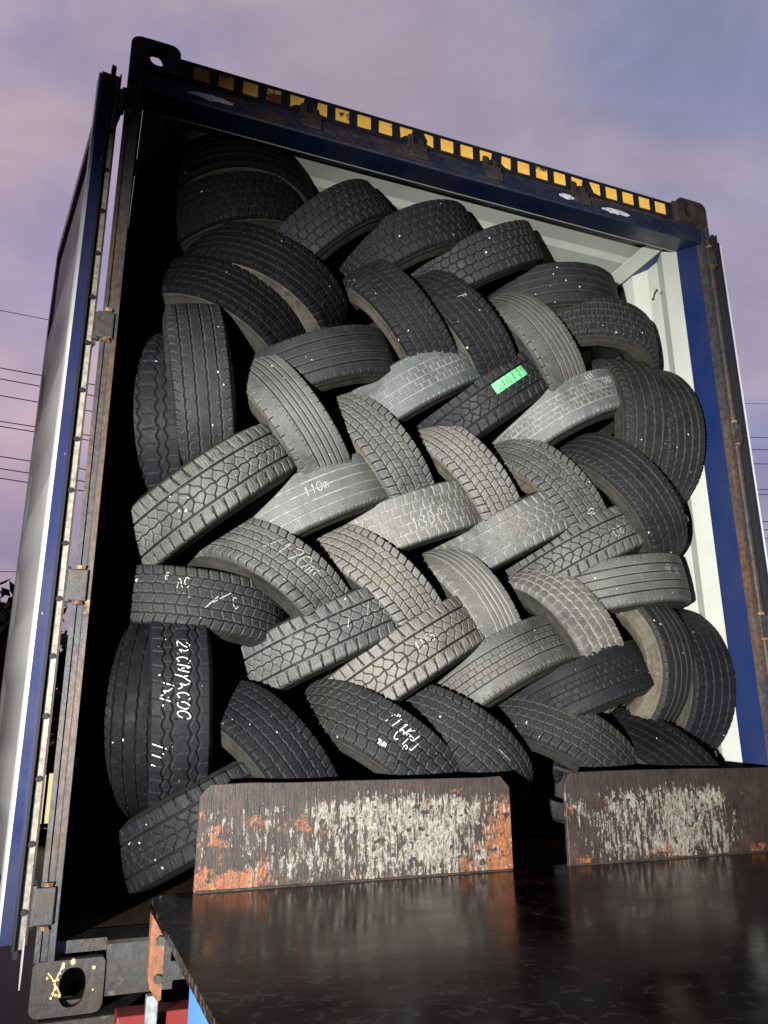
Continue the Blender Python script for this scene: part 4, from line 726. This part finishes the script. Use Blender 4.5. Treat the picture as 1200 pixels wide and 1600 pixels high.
TYRES = {
 'a': ((0.422, 0.488, 2.066, 25.3, 8.95, 0.334, 0.177), 'season', 'falloff', 'side', 'black tyre arching at the far left, above the two upright tyres of the upper left', None, None),
 'b': ((0.566, 0.478, 2.237, 23.06, 5.02, 0.344, 0.177), 'season', 'falloff', 'sidedusty', 'black tyre second from the left in the top right-leaning row, brown dusty sidewall showing', None, None),
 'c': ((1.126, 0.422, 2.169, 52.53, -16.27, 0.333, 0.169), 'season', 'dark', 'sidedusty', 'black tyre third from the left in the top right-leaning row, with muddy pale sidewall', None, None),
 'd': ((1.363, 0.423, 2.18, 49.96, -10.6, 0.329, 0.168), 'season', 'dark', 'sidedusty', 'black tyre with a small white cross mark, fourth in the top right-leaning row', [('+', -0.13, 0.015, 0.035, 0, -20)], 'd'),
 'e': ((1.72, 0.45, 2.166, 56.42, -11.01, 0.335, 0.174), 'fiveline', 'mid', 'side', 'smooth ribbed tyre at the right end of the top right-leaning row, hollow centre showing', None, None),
 'f': ((0.458, 0.521, 2.558, -16.64, -1.43, 0.319, 0.172), 'season', 'falloff', 'side', 'dim black tyre lying near the top left of the stack, under the topmost one', None, None),
 'f2': ((0.463, 0.535, 2.678, -7.84, 14.66, 0.332, 0.171), 'straight', 'falloff', 'side', 'topmost dim tyre at the upper left, close under the container roof', None, None),
 'g': ((0.816, 0.457, 2.538, -40.27, 2.69, 0.325, 0.165), 'hex', 'dark', 'side', 'black blocky tyre second from the left in the top left-leaning row under the roof', None, None),
 'h': ((1.189, 0.452, 2.566, -25.37, 1.56, 0.326, 0.173), 'hex', 'dark', 'side', 'black blocky tyre third from the left in the top left-leaning row under the roof', None, None),
 'i': ((1.468, 0.435, 2.57, -29.69, -8.07, 0.33, 0.166), 'hex', 'black', 'side', 'dark blocky tyre fourth from the left in the top left-leaning row under the roof', None, None),
 'j': ((1.89, 0.491, 2.488, -6.0, -1.7, 0.333, 0.173), 'straight', 'black', 'side', 'smooth bald tyre under the roof at the upper right, just above the chunky lugged one', None, None),
 'k': ((2.041, 0.439, 2.269, 5.67, 8.38, 0.325, 0.174), 'hex', 'black', 'side', 'chunky lugged tyre lying flat at the upper right, below the smooth bald one', None, None),
 'l': ((0.674, 0.409, 1.687, 52.98, -9.94, 0.316, 0.17), 'fiveline', 'mid', 'sidedusty', 'ribbed tyre with bluish left tip, leftmost of the middle right-leaning row', None, None),
 'm': ((1.02, 0.512, 1.619, 52.17, -3.86, 0.334, 0.171), 'season', 'mid', 'sidedusty', 'grey block tread tyre second from the left in the middle right-leaning row', None, None),
 'n': ((1.423, 0.514, 1.576, 52.6, -8.41, 0.32, 0.162), 'season', 'dusty', 'sidedusty', 'grey sharp ribbed tyre right under the green taped tyre, pale dirty shoulder', None, None),
 'o': ((1.768, 0.489, 1.545, 48.06, -4.53, 0.323, 0.177), 'season', 'mid', 'sidedusty', 'grey tyre with white marker numbers on its right end, fourth in the middle right-leaning row', [('08', 0.09, -0.005, 0.03, 0, 0), ('m', 0.16, -0.04, 0.026, 0, 0)], None),
 'p': ((2.061, 0.377, 1.546, 52.32, -8.47, 0.33, 0.176), 'rib', 'black', 'side', 'long zigzag ribbed tyre at the right end of the middle right-leaning row', None, None),
 'q': ((2.132, 0.401, 1.906, 88.3, -10.85, 0.328, 0.179), 'rib', 'black', 'side', 'zigzag ribbed tyre standing on edge, inner one of the upper right pair', None, None),
 'r': ((2.263, 0.391, 1.874, 84.35, -4.14, 0.333, 0.17), 'rib', 'black', 'side', 'upright ribbed tyre pressed to the right wall, outer one of the upper pair', None, None),
 's': ((0.782, 0.444, 1.94, -20.66, -2.45, 0.329, 0.172), 'straight', 'black', 'side', 'smooth worn tyre leftmost in the upper left-leaning row, beneath the arching black ones', None, None),
 't': ((1.184, 0.471, 1.95, -31.76, -0.86, 0.334, 0.172), 'brick', 'bald', 'side', 'pale worn tyre with fine brick tread left of the green taped tyre', None, None),
 'u': ((1.521, 0.483, 1.95, -36.76, 1.35, 0.33, 0.171), 'winter', 'black', 'side', 'black winter tyre with a strip of green tape written on in pen', None, None),
 'v': ((1.891, 0.448, 1.913, -24.38, 10.0, 0.321, 0.171), 'brick', 'bald', 'side', 'pale brick tread tyre with three white strokes, right of the green taped tyre', [('lll', -0.02, 0.048, 0.022, 0, 10), ('080', 0.055, 0.012, 0.03, 0.1, 5)], None),
 'w': ((0.398, 0.382, 1.411, -39.86, -1.96, 0.337, 0.172), 'winter', 'mid', 'side', 'big brownish winter tyre slanting up at the left, under the two upright tyres', None, None),
 'x': ((0.778, 0.486, 1.428, -26.5, 1.52, 0.328, 0.172), 'straight', 'bald', 'side', 'light grey smooth tyre with pale straight grooves and faint chalk, left centre', [('110m', -0.1, 0.0, 0.032, 0.1, 3)], 'd'),
 'y': ((1.16, 0.525, 1.409, -21.03, -1.1, 0.333, 0.168), 'hex', 'lite', 'side', 'pale block tread tyre with chalk numbers 135 in the centre of the stack', [('135/7', -0.1, -0.055, 0.045, 0.15, 8)], 'd'),
 'z': ((1.609, 0.508, 1.411, -27.89, 2.28, 0.328, 0.163), 'winter', 'lite', 'side', 'pale winter tyre right of the chalked 135 tyre in the centre', None, None),
 'aa': ((1.943, 0.468, 1.338, -24.16, 10.82, 0.329, 0.168), 'winter', 'mid', 'side', 'grey winter tyre with faint chalk 08, lower right of centre', [('08', -0.03, -0.03, 0.035, 0, 8)], 'd'),
 'bb': ((2.036, 0.422, 1.185, -7.86, 3.72, 0.329, 0.173), 'straight', 'mid', 'side', 'smooth tyre with white marker 1V DC near its right end, by the right wall', [('1V', 0.05, 0.012, 0.022, 0, 0), ('DC', 0.11, 0.002, 0.028, 0, 0)], 'd'),
 'cc': ((0.642, 0.473, 1.087, 38.39, 10.75, 0.328, 0.171), 'season', 'mid', 'side', 'grey tyre with large chalk writing 170m, above the flat lying one at the left', [('/170m', -0.16, -0.012, 0.055, 0.25, 5), ('1', 0.0, 0.02, 0.03, 0.5, -20), ('/', 0.17, -0.02, 0.05, 0.2, -40), ('V', 0.2, 0.0, 0.05, 0.2, -20)], 'd'),
 'dd': ((1.026, 0.486, 1.099, 44.99, 1.05, 0.328, 0.172), 'season', 'dusty', 'side', 'dusty brownish block tread tyre just below and left of the centre', None, None),
 'ee': ((1.4, 0.528, 1.022, 63.85, 0.79, 0.335, 0.171), 'fiveline', 'lite', 'side', 'smooth pale ribbed tyre below the centre of the stack', [('0', 0.1, 0.02, 0.02, 0, 0)], 'd'),
 'ff': ((1.78, 0.457, 0.967, 62.22, 0.82, 0.328, 0.173), 'hex', 'lite', 'side', 'tyre with square blocks outlined by pale grooves, right of centre', None, None),
 'gg': ((2.042, 0.406, 0.911, 83.02, 13.58, 0.315, 0.172), 'straight', 'black', 'sidedusty', 'upright tyre with broad brown muddy sidewall at the lower right, inner one of the pair', None, None),
 'hh': ((2.275, 0.432, 0.835, 91.9, 1.31, 0.322, 0.179), 'rib', 'dark', 'side', 'large dark ribbed tyre standing against the right wall near the bottom', None, None),
 'ii': ((0.376, 0.505, 1.027, 5.35, 1.74, 0.334, 0.171), 'season', 'black', 'side', 'dark tyre lying nearly flat at the left with scratchy chalk marks', [('E', -0.13, 0.045, 0.02, 0, 0), ('AC', -0.09, 0.02, 0.03, 0, 10), ('/', 0.02, -0.01, 0.05, 0.5, -10), ('/-', -0.0, -0.03, 0.04, 0.4, 0), ('C', 0.09, -0.02, 0.035, 0, 20)], 'd'),
 'jj': ((0.847, 0.478, 0.958, -25.12, 4.34, 0.336, 0.168), 'winter', 'mid', 'side', 'black and grey square lugged tyre slanting up below the chalked 170m tyre', [('/', -0.02, -0.01, 0.03, 0.2, 0), ('/', 0.06, 0.0, 0.04, 0.2, 0), ('/', 0.12, 0.01, 0.04, 0.2, 0)], 'd'),
 'kk': ((1.135, 0.447, 0.877, -31.42, 10.78, 0.331, 0.173), 'winter', 'dusty', 'side', 'worn tyre with brown scuffed shoulder and chalk 55 in the lower centre', [('1155', -0.06, -0.008, 0.03, 0.2, 3)], 'd'),
 'll': ((1.518, 0.45, 0.83, -24.03, 19.37, 0.324, 0.172), 'brick', 'mid', 'side', 'dark smooth shouldered tyre below the pale ribbed one, lower right of centre', None, None),
 'mm': ((1.839, 0.412, 0.777, -18.12, 14.21, 0.316, 0.172), 'brick', 'dark', 'side', 'lowest left-leaning tyre at the right, dark with two white specks, beside the muddy sidewalled one', None, None),
 'nn': ((0.611, 0.381, 0.494, 55.61, 12.47, 0.323, 0.175), 'season', 'dark', 'side', 'dark block tread tyre leftmost in the bottom row above the platform plate, plain without writing', None, None),
 'oo': ((1.007, 0.418, 0.55, 37.47, 7.2, 0.329, 0.173), 'hex', 'black', 'side', 'black wet looking tyre with bold white paint marker scrawl in the bottom row', [('111KJ', -0.14, 0.022, 0.034, 0.3, -3), ('OTJ', -0.09, -0.01, 0.04, 0.2, 0), ('mm', -0.12, -0.052, 0.024, 0, 0), ('P', -0.05, -0.035, 0.03, 0.2, 0), ('m', -0.11, 0.055, 0.015, 0.2, 0)], None),
 'pp': ((1.28, 0.43, 0.55, 39, 10, 0.315, 0.181), 'season', 'black', 'inner', 'black chunky tyre third in the bottom row, with one thin white line', [('/', 0.02, 0.012, 0.03, 1.2, -30)], 'd'),  # liner black on the sidewall stands in for the plate's shade
 'qq': ((1.73, 0.43, 0.545, 35, 9, 0.32, 0.175), 'season', 'black', 'inner', 'black tyre fourth in the bottom row with small dark pits along its tread', None, None),  # sidewall also in liner black, painted shade behind the plates
 'rr': ((2.137, 0.364, 0.437, 50.36, 1.47, 0.32, 0.172), 'season', 'falloff', 'side', 'black tyre at the right end of the bottom row above the right platform plate', None, None),
 'ss': ((0.343, 0.364, 1.768, 81.51, -8.38, 0.331, 0.168), 'rib', 'black', 'side', 'upright tyre with four zigzag grooves at the upper left, right one of the pair', None, None),
 'tt': ((0.225, 0.45, 1.677, 85.42, -12.94, 0.33, 0.172), 'wavy', 'dark', 'side', 'upright tyre with wavy grooves, left one of the pair at the upper left', None, None),
 'uu': ((0.333, 0.409, 0.722, 86.51, -3.73, 0.33, 0.154), 'wavy', 'dark', 'side', 'upright chunky tyre at the lower left with long white scrawled writing down its tread', [('2~CNY~CO0', -0.19, -0.01, 0.036, 0.25, 0), ('/~/', -0.06, -0.048, 0.03, -0.3, -12), ('lll', 0.1, -0.07, 0.04, -0.2, -30)], None),
 'vv': ((0.267, 0.429, 0.711, 90.26, -15.09, 0.325, 0.155), 'rib', 'falloff', 'side', 'narrow upright ribbed tyre at the lower left against the dark wall', None, None),
 'ww': ((0.492, 0.416, 0.402, -25.85, 9.83, 0.326, 0.164), 'winter', 'dark', 'side', 'lowest tyre at the bottom left with faint chalk numbers, half behind the left plate', [('11/5/9', -0.08, -0.015, 0.035, 0.2, 4)], 'd'),
}
ROOTS = {}
for nm, (t, kind, rub, side, lab, wr, wm) in TYRES.items():
    x, y, z, phi, beta, R_, w = t
    ROOTS[nm] = make_tyre(lab, x, y, z, phi, beta, R_, w, kind, rub, side, writing=wr, wmat=M_chalkd if wm == 'd' else M_chalk) + (R_, w, kind)
# strip of green tape with pen writing on the winter tyre
o, spin, inv, R_, w, kind = ROOTS['u']
V = []; F = []; n = 40; mw = 7
for i in range(n + 1):
    for j in range(mw + 1):
        s = -0.112 + 0.165 * i / n + random.uniform(-1, 1) * 0.0002; t = -0.004 + 0.044 * j / mw + 0.0125 * s
        p = surf(s, t, R_, w, 0.0024 + random.uniform(0, .0009) + 0.0007 * math.sin(i * 0.9)); V.append((p[0] * inv[0], p[1] * inv[1], p[2] * inv[2]))
for i in range(n):
    for j in range(mw): a = i * (mw + 1) + j; F.append((a, a + mw + 1, a + mw + 2, a + 1))
tape = mk('green_tape', V, F, M_green, o)
chalk(tape, R_, w, kind, spin, [('24', -0.096, 0.001, 0.026, 0.15, 2), ('BLK', -0.055, 0.003, 0.025, 0.12, 2), ('21', 0.010, 0.007, 0.024, .1, 2)], M_pen, 'pen_writing', lw=0.0010, skipg=False, lift=0.0034, inv=inv)
# tyres packed behind the front layer, seen in the gaps
BACK = [
 (0.45, .86, 2.40, -25, 0), (0.85, .90, 2.36, -28, 0), (1.25, .88, 2.34, -28, 0), (1.62, .90, 2.34, -26, 0), (1.98, .86, 2.26, -14, 0),
 (0.55, .88, 1.98, 48, 0), (1.02, .88, 1.92, 52, 0), (1.42, .88, 1.90, 52, 0), (1.82, .88, 1.88, 52, 0), (0.60, .9, 1.36, 50, 0), (1.05, .88, 1.30, 52, 0), (1.45, .88, 1.26, 52, 0), (1.85, .88, 1.24, 52, 0), (2.2, .9, 1.3, 88, 0),
 (0.62, .88, .80, 48, 0), (1.05, .88, .76, 50, 0), (1.45, .88, .72, 50, 0), (1.82, .88, .68, 50, 0), (2.2, .86, .75, 88, 0)]
BL = 'dim used tyre of the second layer, packed behind the front layer'
for i, (x, y, z, phi, beta) in enumerate(BACK):
    make_tyre(BL, x, y, z, phi, beta, 0.33, 0.165, ('season', 'hex', 'rib')[i % 3], 'dark', group='second layer of tyres behind the front ones')
make_tyre('dark tyre peeping out low behind the left plate, left of its middle', 0.92, .52, .36, -25, 0, 0.33, 0.165, 'season', 'black')
